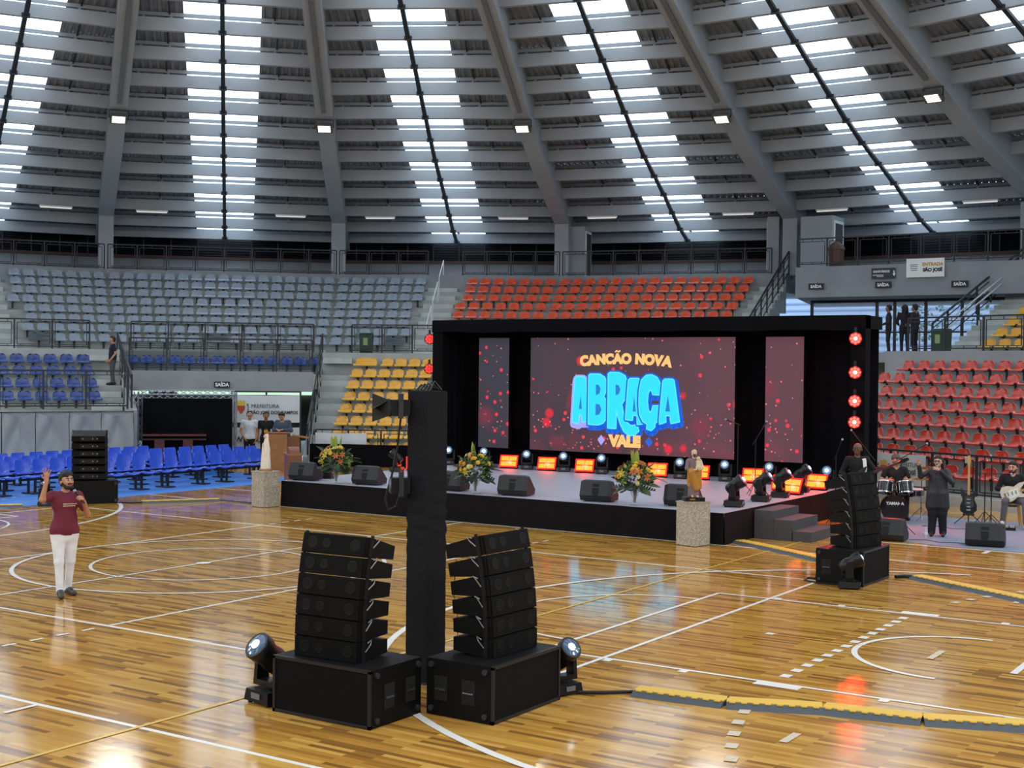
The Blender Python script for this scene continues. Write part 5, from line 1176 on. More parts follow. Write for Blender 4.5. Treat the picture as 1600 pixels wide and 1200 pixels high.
def flowers(label, loc, seed, orange=.4, spike=2, yellowish=.4, lower=True):
    rr = random.Random(seed); t = thing('flower_arrangement', label, 'flowers', M=TR(loc, toC(loc[0], loc[1])) @ Matrix.Scale(1.07, 4), group='flower arrangements along the stage front')
    part('glass_vase', MB().lathe([(.09, 0), (.1, .012), (.035, .04), (.03, .1), (.06, .17), (.085, .26), (.075, .27)], 18), M_VASE, t, 60)
    part('stem_bundle', MB().tube([(0, 0, .05), (.01, 0, .2), (0, 0, .4)], [.02, .03, .05], 8), M_LEAFD, t)
    core = MB()
    for i in range(260):
        th = rr.uniform(0, 2*PI); ph = math.acos(rr.uniform(-.55, 1)); d = Vector((math.sin(ph)*math.cos(th), math.sin(ph)*math.sin(th), math.cos(ph))); q = Vector((0, 0, .5))+Vector((d.x*.3, d.y*.26, d.z*.26))*rr.uniform(.5, 1); e = (d+Vector((rr.uniform(-.6, .6), rr.uniform(-.6, .6), rr.uniform(-.4, .6)))).normalized()*.11; o = e.orthogonal().normalized()*.03
        core.mi = rr.choice((0, 0, 1, 2)); core.add([q, q+e*.5+o, q+e, q+e*.5-o], [(0, 1, 2, 3)])
    o = part('filler_foliage', core, [M_LEAF, M_LEAFD, M_LEAFL], t); o['kind'] = 'stuff'
    for i in range(14):
        th = 2*PI*i/14+rr.uniform(-.2, .2); el = rr.uniform(-.5, .35); d = Vector((math.cos(th)*math.cos(el), math.sin(th)*math.cos(el), math.sin(el))); link('leaf', LM[rr.choice((0, 1, 1))], t, Matrix.Translation(Vector((0, 0, .42))+d*.15) @ aim(d, rr.uniform(-1, 1)))
    for i in range(spike+2): d = Vector((rr.uniform(-.35, .25), rr.uniform(-.2, .2), 1)); link('leaf', LM[2], t, Matrix.Translation((rr.uniform(-.06, .06), 0, .62)) @ aim(d, rr.uniform(0, 6)))
    for d in ((-.9, -.1, .45), (.95, -.1, .4), (.85, .2, .15), (-.5, .3, .8), (.5, .2, .9)): link('palm_frond', FRM, t, Matrix.Translation((d[0]*.12, 0, .5)) @ aim(d, rr.uniform(-.5, .5)) @ Matrix.Scale(rr.uniform(.6, .9), 4))
    if lower:
        for d in ((.5, -.5, -.6), (-.45, -.6, -.5), (.8, -.2, -.45), (-.85, -.1, -.3), (0, -.9, -.4)): link('split_leaf', MSM, t, Matrix.Translation((d[0]*.12, d[1]*.1, .36)) @ aim(d, PI+rr.uniform(-.4, .4)))
    for i in range(26):
        th = rr.uniform(-PI*.98, -.02) if i < 20 else rr.uniform(0, PI); el = rr.uniform(-.25, 1.25); d = Vector((math.cos(th)*math.cos(el), math.sin(th)*math.cos(el), math.sin(el))); q = Vector((0, 0, .5))+Vector((d.x*.34, d.y*.3, d.z*.3))
        r = rr.random(); me = BLM[0] if r < yellowish else (BLM[1] if r < yellowish+.2 else (LIM[0] if r < .85 else LIM[1])); link('blossom', me, t, Matrix.Translation(q) @ aim(d, rr.uniform(0, 6)) @ Matrix.Scale(rr.uniform(.9, 1.25), 4))
    return t
flowers('tall yellow and orange flower arrangement at the stage left end', (-3.85, 7.8, .6), 3, .5, 3); flowers('pale yellow flower arrangement right of the tower', (.03, 7.85, .6), 8, .3, 1, .55); flowers('leafy yellow flower arrangement left of the bearded statue', (3.9, 7.85, .6), 21, .4, 3, .45)

# ================================================================ band gear
M_DRUM = mat('drum_black', '#0d0d10', .2, coat=.5); M_SKIN = mat('drum_head_black', '#0a0a0b', .85, spec=.2); M_CYM = mat('cymbal_bronze', '#8a6a30', .25, metal=.9)
def drum(t, name, c, r, d, axis, lugs=8, head=M_WHITE):
    c = Vector(c); ax = Vector(axis).normalized(); b = MB().cyl(c-ax*d/2, c+ax*d/2, r, n=24); o = part(name, b, M_DRUM, t, 40)
    for s in (-1, 1): part('hoop', MB().cyl(c+ax*(s*d/2-.012), c+ax*(s*d/2+.012), r+.012, n=24, caps=False), M_CHROME, o, 40); part('drum_skin', MB().cyl(c+ax*(s*d/2+.004), c+ax*(s*d/2+.014), r-.004, n=24), head, o)
    x = ax.orthogonal().normalized(); y = ax.cross(x); l = MB()
    for i in range(lugs): q = x*math.cos(2*PI*i/lugs)+y*math.sin(2*PI*i/lugs); l.cyl(c+q*(r+.012)-ax*d*.35, c+q*(r+.012)+ax*d*.35, .008, n=6)
    part('lugs', l, M_CHROME, o); return o
def tripod(t, base, h, r=.012, spread=.25, m=M_CHROME):
    x, y, z = base; part('stand_pole', MB().cyl((x, y, z+.05), (x, y, z+h), r, n=8), m, t)
    for i in range(3): a = 2*PI*i/3+.5; part('stand_leg', MB().tube([(x, y, z+.3), (x+spread*math.cos(a), y+spread*math.sin(a), z+.01)], r*.7, 6), m, t)
DR = TR((7.38, 13.4, .006), R_(22)); dk = thing('drum_kit', 'black drum kit with chrome fittings beside the stage', 'drum kit', M=DR)
bd_ = drum(dk, 'bass_drum', (0, 0, .3), .29, .42, (0, 1, 0), 8, M_SKIN); text_part('maker_lettering', 'YAMAHA', .09, M_WHITE, bd_, Matrix.Translation((0, -.228, .40)) @ UPR, .004)
drum(dk, 'tom', (-.2, .02, .76), .155, .24, (.1, .3, 1), 6); drum(dk, 'tom', (.22, .02, .76), .165, .24, (-.1, .3, 1), 6); drum(dk, 'floor_tom', (-.62, .32, .4), .2, .36, (0, -.05, 1), 6); drum(dk, 'snare_drum', (.48, .45, .62), .175, .14, (0, -.05, 1), 8)
for x in (-.62-.18, -.62+.18, -.62): part('floor_tom_leg', MB().cyl((x, .32+(.2 if x == -.62 else -.1), .0), (x, .32+(.2 if x == -.62 else -.1), .5), .01, n=6), M_CHROME, dk)
part('tom_mount', MB().cyl((0, .02, .58), (0, .02, .86), .016, n=8).bar((-.2, .02, .72), (.22, .02, .72), .02, .02), M_CHROME, dk)
for x, y, h, r in ((-.78, .1, 1.12, .22), (.72, .0, 1.2, .21), (.62, .5, .92, .17)):
    c = thing('cymbal_stand', {-.78: 'cymbal on a stand left of the drum kit', .72: 'cymbal on a chrome stand right of the drum kit', .62: 'low hi-hat cymbal beside the drummer'}[x], 'cymbal', M=DR @ Matrix.Translation((x, y, 0)), group='cymbals of the drum kit'); tripod(c, (0, 0, 0), h, .011, .28)
    part('cymbal', MB().lathe([(r, 0), (r*.5, .012), (.05, .02), (.03, .04), (.005, .045)], 24, Matrix.Translation((0, 0, h)) @ Matrix.Rotation(R_(-14), 4, 'X')), M_CYM, c, 40)
st = thing('drum_throne', 'black round drum stool under the drummer', 'stool', M=DR @ Matrix.Translation((.1, .95, 0))); part('cushion', MB().cyl((0, 0, .44), (0, 0, .5), .17, n=20), M_BLKPL, st); tripod(st, (0, 0, 0), .45, .016, .22)
# microphone stands
def mic_stand(label, loc, h, boom=None, rz=0, m=M_BLKPL, straight=False):
    t = thing('microphone_stand', label, 'microphone stand', M=TR(loc, rz), group='microphone stands'); tripod(t, (0, 0, 0), h, .012, .3, m)
    top = Vector((0, 0, h)); e = top+Vector(boom) if boom else top+Vector((0, -.02, .05))
    if boom: part('boom_arm', MB().cyl(top-Vector(boom)*.4, e, .008, n=6), m, t)
    d = (e-top).normalized(); mc = part('microphone', MB().cyl(e, e+d*.14, .012, .016, 8), M_BLKPL, t); part('mic_head', MB().sphere(e+d*.16, .026, 8, 6), mat('mic_grille', '#9a9aa0', .35, metal=.6), mc); return t
mic_stand('microphone stand on the stage by the right end of the large screen', (4.28, 12.0, .6), 1.5, (-.1, -.1, .05)); mic_stand('slanted microphone stand left of the right narrow screen', (5.0, 11.3, .6), 1.2, (.12, .1, .26))
mic_stand('microphone stand on the floor by the stage edge', (6.55, 12.0, .006), 1.5, (.12, -.1, .22)); mic_stand('boom microphone stand high over the drum kit', (6.95, 13.0, .006), 1.5, (-.28, -.1, .38)); mic_stand('boom microphone stand in front of the drummer', (8.2, 11.2, .006), 1.55, (.32, .2, .22))
mic_stand('microphone stand beside the black guitar', (9.15, 14.05, .006), 1.12, (.42, -.1, .02)); mic_stand('tall microphone stand in front of the seated guitarist', (9.42, 13.5, .006), 1.35, None)
# guitars
def guitar_parts(t, M, body_m, neck_m, L=.65, W=.33, head_m=None, board_m=None):
    """body centre at the origin, neck along +Z, front towards -Y"""
    out = [(-.10, .24), (-.165, .30), (-.17, .18), (-.12, .05), (-.175, -.08), (-.17, -.19), (-.09, -.25), (.08, -.25), (.165, -.18), (.17, -.06), (.115, .06), (.155, .20), (.13, .27), (.06, .17), (-.05, .17)]
    o = part('body', MB().prism(out, -.022, .022, M @ Matrix.Rotation(PI/2, 4, 'X')), body_m, t)
    part('pickguard', MB().prism([(-.08, .12), (.08, .12), (.11, -.08), (.02, -.15), (-.08, -.05)], .0225, .026, M @ Matrix.Rotation(PI/2, 4, 'X')), mat('pickguard_%s' % body_m.name, '#16161a' if body_m.name != 'guitar_cream' else '#e8e6dd', .3), o)
    for z in (-.1, -.02, .06): part('pickup', MB().box((0, -.03, z), (.075, .012, .02), M), M_CHROME, o)
    part('bridge', MB().box((0, -.03, -.17), (.08, .014, .03), M), M_CHROME, o)
    part('neck', MB().box((0, -.018, .15+L/2), (.05, .03, L), M, top=(.85, 1)), neck_m, t); part('fretboard', MB().box((0, -.036, .15+L/2), (.05, .008, L), M, top=(.85, 1)), board_m or neck_m, t)
    hd = part('headstock', MB().prism([(-.025, 0), (-.05, .06), (-.035, .19), (.02, .21), (.04, .08), (.025, 0)], -.01, .01, M @ Matrix.Translation((0, -.02, .15+L)) @ Matrix.Rotation(PI/2, 4, 'X')), head_m or neck_m, t)
    b = MB()
    for i in range(6): b.cyl(M @ Vector((-.055, -.02, .15+L+.04+.025*i)), M @ Vector((-.085, -.02, .15+L+.045+.025*i)), .008, n=6)
    part('tuning_pegs', b, M_CHROME, hd)
M_MAPLE = mat('maple_neck', '#b98a45', .35); M_ROSE = mat('rosewood', '#3a2a22', .4); M_GBLK = mat('guitar_black', '#0c0c0e', .15, coat=.6); M_GCR = mat('guitar_cream', '#d8cfb8', .25, coat=.4); M_GBAS = mat('bass_dark', '#2a2730', .25, coat=.4)
eg = thing('electric_guitar', 'black electric guitar with a maple neck on a floor stand', 'guitar', M=TR((8.92, 13.62, .006), R_(15))); guitar_parts(eg, Matrix.Translation((0, -.02, .52)) @ Matrix.Rotation(R_(-8), 4, 'X'), M_GBLK, M_MAPLE)
gs = thing('guitar_stand', 'black tripod stand holding the black guitar', 'stand', M=TR((8.89, 13.74, .006), R_(15))); tripod(gs, (0, 0, 0), 1.0, .013, .34, M_BLKPL); part('cradle', MB().box((0, -.1, .25), (.24, .2, .02)).box((-.1, -.2, .27), (.02, .02, .06)).box((.1, -.2, .27), (.02, .02, .06)), M_BLKPL, gs)
# bottle, pedal board, stool
wb = thing('water_bottle', 'small clear water bottle at the singer\'s feet', 'bottle', (8.78, 10.98, .006)); part('bottle', MB().lathe([(.033, 0), (.035, .02), (.035, .15), (.014, .19), (.014, .205)], 14), mat('pet_plastic', '#cfe0ee', .05, alpha=.35, spec=.8), wb, 60); part('cap', MB().cyl((0, 0, .2), (0, 0, .22), .016, n=10), mat('cap_blue', '#9fb9e0', .4), wb); part('wrapper', MB().cyl((0, 0, .07), (0, 0, .12), .036, n=14), mat('wrapper_white', '#d5dbe6', .4), wb)
pb = thing('pedal_board', 'flat black pedal board at the seated guitarist\'s feet', 'pedal board', M=TR((9.62, 13.45, .006), R_(12))); part('tray', MB().box((0, 0, .03), (.62, .28, .06)), M_BLKPL, pb)
for i in range(5): part('pedal', MB().box((-.24+.12*i, 0, .075), (.09, .14, .04)), mat('pedal_silver', '#b7b9ba', .4, metal=.4), pb)
sl = thing('wooden_stool', 'round wooden stool under the seated guitarist', 'stool', M=TR((9.66, 14.35, .006), R_(20))); part('seat', MB().cyl((0, 0, .46), (0, 0, .5), .2, .21, 20), M_MAPLE, sl)
for sx in (-1, 1):
    for sy in (-1, 1): part('leg', MB().bar((sx*.12, sy*.12, .46), (sx*.17, sy*.17, .005), .035, .035, up=(1, 0, 0)), M_MAPLE, sl)
cable('black cable on the band carpet by the wedge monitors', [(8.6, 10.5), (8.9, 10.65), (9.2, 10.45), (9.5, 10.6), (9.75, 10.45)], .008); cable('black cable snaking behind the drum kit', [(8.1, 13.0), (8.5, 13.2), (8.75, 12.9), (9.1, 13.1)], .008)
# ================================================================ people
SKINS = {'tan': '#b98463', 'light': '#c99a7c', 'dark': '#6b4632', 'brown': '#8f5f45'}
def V3(*a): return np.array(a, float)
def hand(P_, w, d, nrm, curl, thumb, sc=1.0, spread=.0, mat_=0):
    """palm with five bent fingers; w wrist, d hand direction, nrm palm normal (fingers curl towards it), thumb = side sign"""
    d = d/np.linalg.norm(d); nrm = nrm-d*(nrm@d); nrm /= np.linalg.norm(nrm); ac = np.cross(d, nrm)*thumb
    P_.append(pr(w, w+d*.075*sc, .027*sc, .034*sc, mat_, .015, nrm, .55))
    for i, (x, L) in enumerate(((.031, .072), (.011, .082), (-.010, .077), (-.030, .060))):
        b = w+d*.082*sc+ac*x*sc; dd = d+ac*spread*(x/.03); a = 0
        for seg, f in enumerate((.42, .32, .26)):
            a += curl*(.8 if seg == 0 else 1.0); dd2 = dd*math.cos(a)+nrm*math.sin(a); dd2 /= np.linalg.norm(dd2); e = b+dd2*L*f*1.05*sc; r = (.0095-.0009*seg)*sc
            P_.append(pr(b, e, r, r*.93, mat_, .006)); b = e
    b = w+d*.028*sc+ac*.028*sc; t1 = d*.55+ac*.8+nrm*(.25+.4*min(curl, 1)); t1 /= np.linalg.norm(t1); m = b+t1*.04*sc; t2 = d*.85+ac*(.35-.5*min(curl, .9))+nrm*(.2+.6*min(curl, 1)); t2 /= np.linalg.norm(t2)
    P_.append(pr(b, m, .0125*sc, .011*sc, mat_, .01)); P_.append(pr(m, m+t2*.035*sc, .0105*sc, .009*sc, mat_, .006))
def person(label, M, J=None, h=1.75, vox=.012, skin='tan', top='#222228', bottom='#18181c', shoes='#1a1614', hair='#15110f', sleeve=.55, beard=False, hairstyle='short', head_yaw=0, head_pitch=0, fat=1.0,
           handL=None, handR=None, wide=1.0, glasses=False, rough_top=.85, jacket=None, name='person', top_noise=.08):
    k = h/1.75
    D = dict(pel=(0, 0, .95), chest=(0, 0, 1.29), neck=(0, .01, 1.47), head=(0, -.015, 1.635), shL=(.19, 0, 1.425), shR=(-.19, 0, 1.425), elL=(.245, .02, 1.14), elR=(-.245, .02, 1.14), wrL=(.245, -.06, .89), wrR=(-.245, -.06, .89),
             hiL=(.09, 0, .93), hiR=(-.09, 0, .93), knL=(.10, -.02, .50), knR=(-.10, -.02, .50), anL=(.105, .02, .085), anR=(-.105, .02, .085), toL=(.125, -.17, .035), toR=(-.125, -.17, .035))
    D.update(J or {}); D = {a: np.array(b, float)*k for a, b in D.items()}
    mats = [mat('skin_'+skin, SKINS[skin], .5, noise=.05, nscale=15), mat('top_'+label[:28], top, rough_top, noise=top_noise, nscale=9, bump=.3, bscale=14), mat('trousers_'+label[:26], bottom, .85, noise=.08, nscale=8, bump=.3, bscale=12),
            mat('shoes_'+label[:26], shoes, .5), mat('hair_'+hair, hair, .6, bump=.5, bscale=120), mat('eye_dark', '#1b1512', .3), mat('lips', '#8a5148', .5), mat('eye_white', '#a89e94', .4)]
    P_ = []; f = fat
    pel, ch, nk = D['pel'], D['chest'], D['neck']; sd = D['shL']-D['shR']; sdn = sd/np.linalg.norm(sd); up = (nk-pel)/np.linalg.norm(nk-pel); fw = np.cross(sdn, up); fw = fw/np.linalg.norm(fw)*-1
    if fw[1] > 0 and abs(fw[1]) > .3: fw = -fw
    # trousers block and shirt
    P_.append(pr(pel-sdn*.055*k-up*.085*k, pel+sdn*.055*k-up*.085*k, .108*f*k, .108*f*k, 2, .04, fw, .85))
    P_.append(pr(pel-sdn*.058*k-up*.01*k, pel+sdn*.058*k-up*.01*k, .116*f*k, .116*f*k, 1, .02, fw, .88))
    low = pel+(ch-pel)*.16
    P_.append(pr(low, ch, (.135*f)*k, .145*k, 1, .05, fw, .74 if f < 1.1 else .9)); P_.append(pr(low-sdn*.05*k, low+sdn*.05*k, .108*f*k, .108*f*k, 1, .03, fw, .85))
    if fat > 1.1: P_.append(pr(pel+up*.05*k-sdn*.03*k, pel+up*.16*k+sdn*.03*k, .142*k, .142*k, 1, .05, fw, .9))
    P_.append(pr(ch-sdn*.075*k+up*.03, ch+sdn*.075*k+up*.03, .112*k, .112*k, 1, .05, fw, .85)); P_.append(pr(D['shR']+sdn*.03*k, D['shL']-sdn*.03*k, .062*k, .062*k, 1, .05))
    P_.append(pr(ch+up*.1*k, nk-up*.02*k, .09*k, .06*k, 1, .05, fw, .8))
    if jacket: 
        for s, hp in ((1, 'hiL'), (-1, 'hiR')): P_.append(pr(ch+sdn*s*.07*k, D[hp]-up*jacket*k+sdn*s*.04*k, .125*k, .128*k, 1, .05, fw, .95))
    hc = D['head']; P_.append(pr(nk-up*.01, hc-V3(0, 0, .05*k), .056*k, .05*k, 0, .02))
    for S, si in (('L', 1), ('R', -1)):
        sh, el, wr = D['sh'+S], D['el'+S], D['wr'+S]
        if sleeve <= 1:
            m = sh+(el-sh)*sleeve; P_.append(pr(sh, m, .066*k, .06*k, 1, .04)); P_.append(pr(m-(m-sh)*.15, el, .046*k, .041*k, 0, .008))
            P_.append(pr(el, wr, .041*k, .027*k, 0, .02))
        else:
            P_.append(pr(sh, el, .066*k, .056*k, 1, .04)); m = el+(wr-el)*min(.96, sleeve-1); P_.append(pr(el, m, .054*k, .044*k, 1, .03)); P_.append(pr(m-(m-el)*.1, wr, .03*k, .026*k, 0, .008))
        hd = (handL if S == 'L' else handR) or {}
        d = np.array(hd.get('dir', (wr-el)), float); nrm = np.array(hd.get('nrm', (-si*1.0, -.3, 0)), float)
        hand(P_, wr, d, nrm, hd.get('curl', .35), hd.get('thumb', -si), k*1.08, hd.get('spread', 0))
        hi, kn, an, to = D['hi'+S], D['kn'+S], D['an'+S], D['to'+S]
        P_.append(pr(hi, kn, .098*f*k*(.5+.5*wide), .066*k*wide, 2, .04)); P_.append(pr(kn, an+(kn-an)*.02, .063*k*wide, .052*k*wide, 2, .03))
        hl = an+(an-to)*V3(.22, .22, 0)-V3(0, 0, .03*k); P_.append(pr(hl, to, .045*k, .036*k, 3, .02)); P_.append(pr(an, (an+to)/2, .045*k, .04*k, 3, .02))
        P_.append(pr(hl-V3(0, 0, .012*k), to-V3(0, 0, .006*k), .034*k, .03*k, 3, .01))
    # head
    cy, sy = math.cos(head_yaw), math.sin(head_yaw); cp, sp = math.cos(head_pitch), math.sin(head_pitch)
    F = V3(sy*cp, -cy*cp, sp); Rt = V3(cy, sy, 0); U = np.cross(Rt, F)*1.0
    if U[2] < 0: U = -U
    H = lambda r, fwd, u: hc+(Rt*r+F*fwd+U*u)*k
    P_ += [pr(H(0, -.012, .035), H(0, .0, .03), .09*k, .088*k, 0, .02), pr(H(0, .022, -.03), H(0, .03, -.055), .064*k, .055*k, 0, .03), pr(H(0, .052, -.085), H(0, .05, -.08), .028*k, .028*k, 0, .025),
           pr(H(0, .082, .02), H(0, .108, -.018), .010*k, .015*k, 0, .012), pr(H(-.088, -.005, .0), H(-.09, -.01, -.03), .016*k, .012*k, 0, .008), pr(H(.088, -.005, .0), H(.09, -.01, -.03), .016*k, .012*k, 0, .008),
           pr(H(-.045, .05, -.01), H(-.03, .06, -.02), .03*k, .03*k, 0, .02), pr(H(.045, .05, -.01), H(.03, .06, -.02), .03*k, .03*k, 0, .02)]
    for s in (-1, 1):
        P_ += [pr(H(s*.033, .078, .018), H(s*.033, .079, .018), .0115*k, .0115*k, 7, .004), pr(H(s*.033, .088, .018), H(s*.033, .0885, .018), .0078*k, .0078*k, 5, .003), pr(H(s*.018, .089, .04), H(s*.05, .078, .042), .0065*k, .006*k, 4, .004)]
    P_ += [pr(H(-.018, .083, -.052), H(.018, .083, -.052), .0095*k, .0095*k, 6, .006)]
    if beard: P_ += [pr(H(-.07, .015, -.035), H(-.045, .05, -.08), .022*k, .026*k, 4, .012), pr(H(.07, .015, -.035), H(.045, .05, -.08), .022*k, .026*k, 4, .012), pr(H(-.03, .066, -.088), H(.03, .066, -.088), .026*k, .026*k, 4, .012), pr(H(-.03, .086, -.036), H(.03, .086, -.036), .008*k, .008*k, 4, .005)]
    o = thing(name, label, 'person', M=M)
    sdf_obj('body', P_, vox, mats, o, lambda c, m: np.where((m == 2) & ((c-pel)@up > -(.055 if not jacket else jacket+.04)*k) & (np.abs((c-pel)@fw) < .3), 1, m) if 'knL' not in (J or {}) or (J or {}).get('knL', (0, 0, 0))[1] > -.3 else m)
    if hairstyle != 'bald':
        Q = [pr(H(0, -.02, .058), H(0, -.03, .05), .092*k, .092*k, 0, .02), pr(H(-.04, .03, .095), H(.04, .03, .095), .038*k, .038*k, 0, .02), pr(H(0, -.055, -.02), H(0, -.05, .03), .07*k, .075*k, 0, .03), pr(H(-.078, -.01, .02), H(-.075, -.02, .06), .025*k, .03*k, 0, .02), pr(H(.078, -.01, .02), H(.075, -.02, .06), .025*k, .03*k, 0, .02)]
        rr = random.Random(len(label))
        if hairstyle == 'curly':
            for i in range(26): a = rr.uniform(0, 6.28); e = rr.uniform(.25, 1.4); dd = (math.cos(a)*math.cos(e), math.sin(a)*math.cos(e), math.sin(e)); q = H(dd[0]*.095, -.02+dd[1]*.095, .05+dd[2]*.085); Q.append(pr(q, q+.001, .022*k, .022*k, 0, .01))
        if hairstyle == 'long':
            Q += [pr(H(-.07, -.03, .03), H(-.09, -.05, -.14), .045*k, .03*k, 0, .02), pr(H(.07, -.03, .03), H(.09, -.05, -.14), .045*k, .03*k, 0, .02), pr(H(0, -.07, .02), H(0, -.09, -.17), .065*k, .045*k, 0, .03)]
        if hairstyle == 'cap':
            Q = [pr(H(0, -.01, .055), H(0, -.015, .05), .096*k, .096*k, 0, .02), pr(H(0, -.06, -.01), H(0, -.05, .03), .066*k, .075*k, 0, .03), pr(H(-.04, .085, .075), H(.04, .085, .075), .016*k, .016*k, 0, .02), pr(H(0, .12, .07), H(0, .13, .068), .02*k, .015*k, 0, .03)]
        sdf_obj('hair' if hairstyle != 'cap' else 'cap', Q, max(.009, vox*.8), [mats[4]], o)
    if glasses:
        b = MB()
        for s in (-1, 1):
            c = H(s*.034, .098, .016); b.tube([tuple(c+(Rt*.024*math.cos(a)+U*.018*math.sin(a))*k) for a in np.linspace(0, 2*PI, 11)], .004, 5); b.tube([tuple(H(s*.058, .094, .02)), tuple(H(s*.09, .0, .015))], .003, 5)
        b.tube([tuple(H(-.012, .1, .02)), tuple(H(.012, .1, .02))], .003, 5); part('glasses', b, M_BLKPL, o)
    return o
def mic_obj(label, p, q):
    t = thing('handheld_microphone', label, 'microphone'); part('handle', MB().cyl(p, q, .013, .02, 10), M_BLKPL, t, 40); d = (Vector(q)-Vector(p)).normalized(); part('grille_ball', MB().sphere(Vector(q)+d*.012, .027, 10, 8), mat('mic_grille', '#9a9aa0', .35, metal=.6), t, 60); return t
face = lambda deg: R_(deg)+PI/2       # person forward is -Y; deg = world heading

# the man in maroon
MM = TR((.78, -3.42, 0), face(-26))
man = person('man in a maroon t-shirt and white trousers raising one hand', MM, dict(shR=(-.185, -.01, 1.44), elR=(-.335, -.13, 1.40), wrR=(-.285, -.17, 1.665), shL=(.19, .0, 1.425), elL=(.305, -.06, 1.155), wrL=(.215, -.235, 1.355), anR=(-.07, -.06, .085), toR=(-.09, -.25, .035), knR=(-.085, -.05, .5), anL=(.085, .16, .085), toL=(.14, -.02, .035), knL=(.095, .05, .5), head=(.02, -.02, 1.635)),
      1.75, .0085, 'tan', '#6d1f33', '#e4e6e9', '#3a322c', '#17120f', .62, True, 'curly', R_(20), .08, 1.14, handR=dict(dir=(.02, -.02, 1), nrm=(.05, -1, 0), curl=.1, thumb=-1, spread=.35), handL=dict(dir=(-.35, -.5, .55), nrm=(-.75, .1, -.35), curl=.75, thumb=-1))
b = MB(); rr = random.Random(2)
for r_ in range(2):
    x = -.03
    while x < (.15 if r_ == 0 else .14): w = rr.uniform(.008, .02); b.box((x+w/2, 0, 1.325-.028*r_), (w, .003, .015)); x += w+.006
sp_ = part('shirt_print', b, mat('print_cream', '#d9c2a0', .7), man); sp_.matrix_local = Matrix.Translation((-.02, -.137, 0))
mic_obj('handheld microphone of the man in maroon', MM @ Vector((.21, -.29, 1.34)), MM @ Vector((.10, -.20, 1.50)))

# man on the left stairs
fA = frame(fang(-1), 25.15, 3.0, 2.57)
person('man in navy t-shirt and grey trousers standing on the left stairs', TR(fA.translation, face(240)), dict(wrL=(.2, -.10, .92), elL=(.25, .06, 1.14), wrR=(-.2, -.1, .92), elR=(-.25, .06, 1.14)), 1.66, .013, 'tan', '#101626', '#4a4c4f', '#15120f', '#241d18', .6, fat=1.12)
# three men behind the lectern
pA = frame(fang(0), 21.3, .98, 0).translation
person('man in a white t-shirt looking up beside the backdrop', TR(pA, face(-44)), dict(wrR=(-.16, -.08, .93), elR=(-.27, .05, 1.14), wrL=(.2, -.05, .9)), 1.8, .013, 'tan', '#d6d8da', '#121216', '#151515', '#1a1512', .55, head_pitch=.25)
pB = frame(fang(0), 21.3, 1.5, 0).translation
person('man in a black t-shirt beside the man in white', TR(pB, face(-44)), None, 1.78, .013, 'brown', '#0e0e11', '#121318', '#151515', '#15110f', .55)
pC = frame(fang(0), 20.75, 2.02, 0).translation
person('man in a blue-grey jacket bending his head at the lectern', TR(pC, face(-60)), dict(neck=(0, -.03, 1.46), head=(-.02, -.09, 1.60), chest=(0, -.02, 1.29), elR=(-.27, -.05, 1.17), wrR=(-.12, -.27, 1.20), elL=(.27, -.05, 1.17), wrL=(.06, -.28, 1.20)), 1.82, .013, 'tan', '#3d4a5a', '#1a1c22', '#151515', '#15110f', 1.9, head_pitch=-.55, jacket=.02,
       handL=dict(dir=(-.5, -.7, 0), nrm=(0, 0, -1), curl=.4), handR=dict(dir=(.5, -.7, 0), nrm=(0, 0, -1), curl=.4))
# band
MBs = TR((7.1, 11.75, .006), face(-60))
bs = person('bald bass player in black with a white guitar strap', MBs, dict(elR=(-.30, .06, 1.14), wrR=(-.20, -.20, 1.03), elL=(.36, -.05, 1.19), wrL=(.44, -.24, 1.27)), 1.78, .012, 'dark', '#0c0c0e', '#0f0f12', '#111111', '#100c0a', 1.8, hairstyle='bald', head_yaw=R_(-25), glasses=True,
            handR=dict(dir=(.5, -.35, -.4), nrm=(.3, .6, -.3), curl=.5, thumb=1), handL=dict(dir=(.3, -.5, .5), nrm=(-.6, .3, .4), curl=.7, thumb=1))
strap = MB(); 
for a, c in (((.12, -.13, 1.05), (.135, -.155, 1.25)), ((.135, -.155, 1.25), (.13, -.10, 1.45)), ((.13, -.10, 1.45), (.11, .02, 1.50))): strap.bar(a, c, .075, .012, up=(0, -1, .2))
part('guitar_strap', strap, mat('strap_white', '#d9d6d0', .7), bs)
bg_ = thing('bass_guitar', 'dark bass guitar held by the bald player', 'guitar', M=MBs); GM = Matrix.Translation((-.06, -.24, 1.06)) @ Matrix.Rotation(R_(68), 4, 'Y'); guitar_parts(bg_, GM, M_GBAS, mat('bass_neck', '#6f5a45', .4), .80, .33, M_BLKPL, M_ROSE)
MSg = TR((8.87, 11.45, .006), face(-75))
person('singer in a dark oversized jacket pointing with a microphone', MSg, dict(shR=(-.18, 0, 1.43), elR=(-.36, -.20, 1.32), wrR=(-.40, -.32, 1.57), elL=(.30, -.05, 1.20), wrL=(.02, -.24, 1.475), anL=(.12, .04, .085), anR=(-.12, -.02, .085)), 1.60, .0115, 'light', '#23252c', '#0c0c0e', '#101010', '#120e0d', 1.92, hairstyle='long', head_yaw=R_(-12), glasses=True, wide=1.55, jacket=.26, rough_top=.5, fat=1.1,
       handR=dict(dir=(-.15, -.45, .8), nrm=(.4, -.6, -.3), curl=.3, thumb=1), handL=dict(dir=(-.7, -.2, .25), nrm=(-.3, .9, .1), curl=.8, thumb=-1))
mic_obj('handheld microphone of the singer', MSg @ Vector((-.03, -.27, 1.28)), MSg @ Vector((.0, -.155, 1.42)))
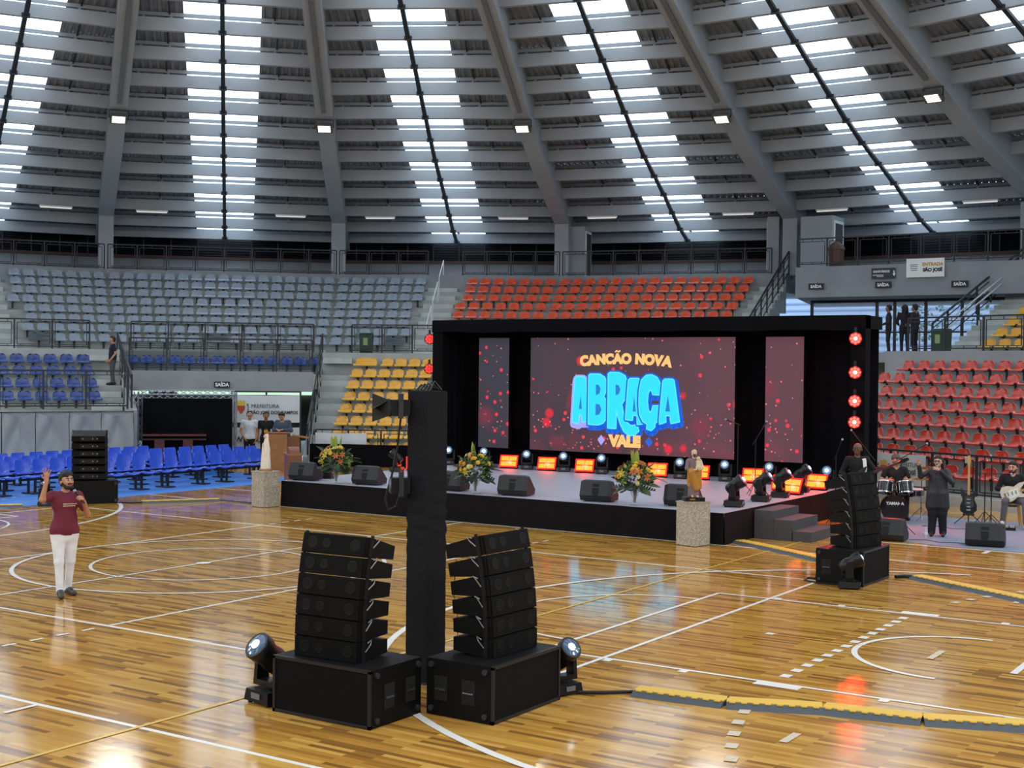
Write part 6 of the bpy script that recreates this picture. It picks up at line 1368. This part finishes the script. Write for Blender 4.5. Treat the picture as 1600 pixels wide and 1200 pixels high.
SEATED = dict(pel=(0, .0, .60), chest=(0, -.03, .93), neck=(0, -.04, 1.10), head=(0, -.07, 1.26), shL=(.19, -.03, 1.06), shR=(-.19, -.03, 1.06), hiL=(.09, -.02, .58), hiR=(-.09, -.02, .58), knL=(.17, -.44, .54), knR=(-.17, -.44, .54), anL=(.17, -.42, .085), anR=(-.17, -.42, .085), toL=(.19, -.60, .035), toR=(-.19, -.60, .035))
MDr = DR @ TR((.1, .95, 0), R_(4)); J = dict(SEATED); J.update(elL=(.30, -.08, .80), wrL=(.20, -.36, .86), elR=(-.32, -.06, .82), wrR=(-.20, -.34, .84))
person('drummer in black with a grey cap behind the drum kit', MDr, J, 1.8, .012, 'tan', '#0d0d10', '#131318', '#111111', '#4a4a4a', .6, hairstyle='cap', head_yaw=R_(20), fat=1.15)
for s, x in ((1, .2), (-1, -.2)): tag(part('drum_stick', MB().cyl(MDr @ Vector((x+s*.01, -.38, .88)), MDr @ Vector((x*.5, -.72, .80)), .008, .005, 6), M_MAPLE, None), 'wooden drum stick in the drummer\'s %s hand' % ('left' if s > 0 else 'right'), 'drum stick')
MGt = TR((9.66, 14.3, .006), face(-70)); J = dict(SEATED); J.update(elR=(-.30, -.02, .80), wrR=(-.13, -.25, .76), elL=(.36, -.10, .82), wrL=(.44, -.30, .90), knR=(-.20, -.44, .56), anR=(-.24, -.40, .12), knL=(.20, -.46, .54), anL=(.20, -.62, .085), toL=(.20, -.80, .035), toR=(-.27, -.57, .05))
person('seated bearded guitarist in a black printed sweatshirt', MGt, J, 1.75, .0115, 'light', '#121215', '#55585e', '#cfcac2', '#1a1411', 1.85, True, head_yaw=R_(-28), head_pitch=-.15, handR=dict(dir=(.6, -.3, -.3), nrm=(.2, .7, -.3), curl=.5, thumb=1), handL=dict(dir=(.1, -.6, .5), nrm=(-.7, .2, .4), curl=.7, thumb=1))
eg2 = thing('electric_guitar', 'cream electric guitar on the seated guitarist\'s lap', 'guitar', M=MGt); guitar_parts(eg2, Matrix.Translation((-.02, -.29, .74)) @ Matrix.Rotation(R_(72), 4, 'Y'), M_GCR, M_MAPLE)
# people at the entrance
for i, (s, a, hd, tp, lb) in enumerate(((.96, 33.0, 200, '#2b1f22', 'leftmost of the three people standing at the entrance doors'), (1.52, 33.1, 120, '#241a1e', 'middle one of the three people standing at the entrance doors'), (1.95, 32.9, 170, '#2a2428', 'rightmost of the three people standing at the entrance doors'))):
    person(lb, TR(frame(fang(3), a, s, 3.935).translation, face(hd)), dict(wrL=(.16, -.22, 1.05), elL=(.27, -.02, 1.14)), 1.80, .015, 'brown', tp, '#1d1a1e', '#141414', '#17110f', 1.8, hairstyle='long' if i == 1 else 'short')
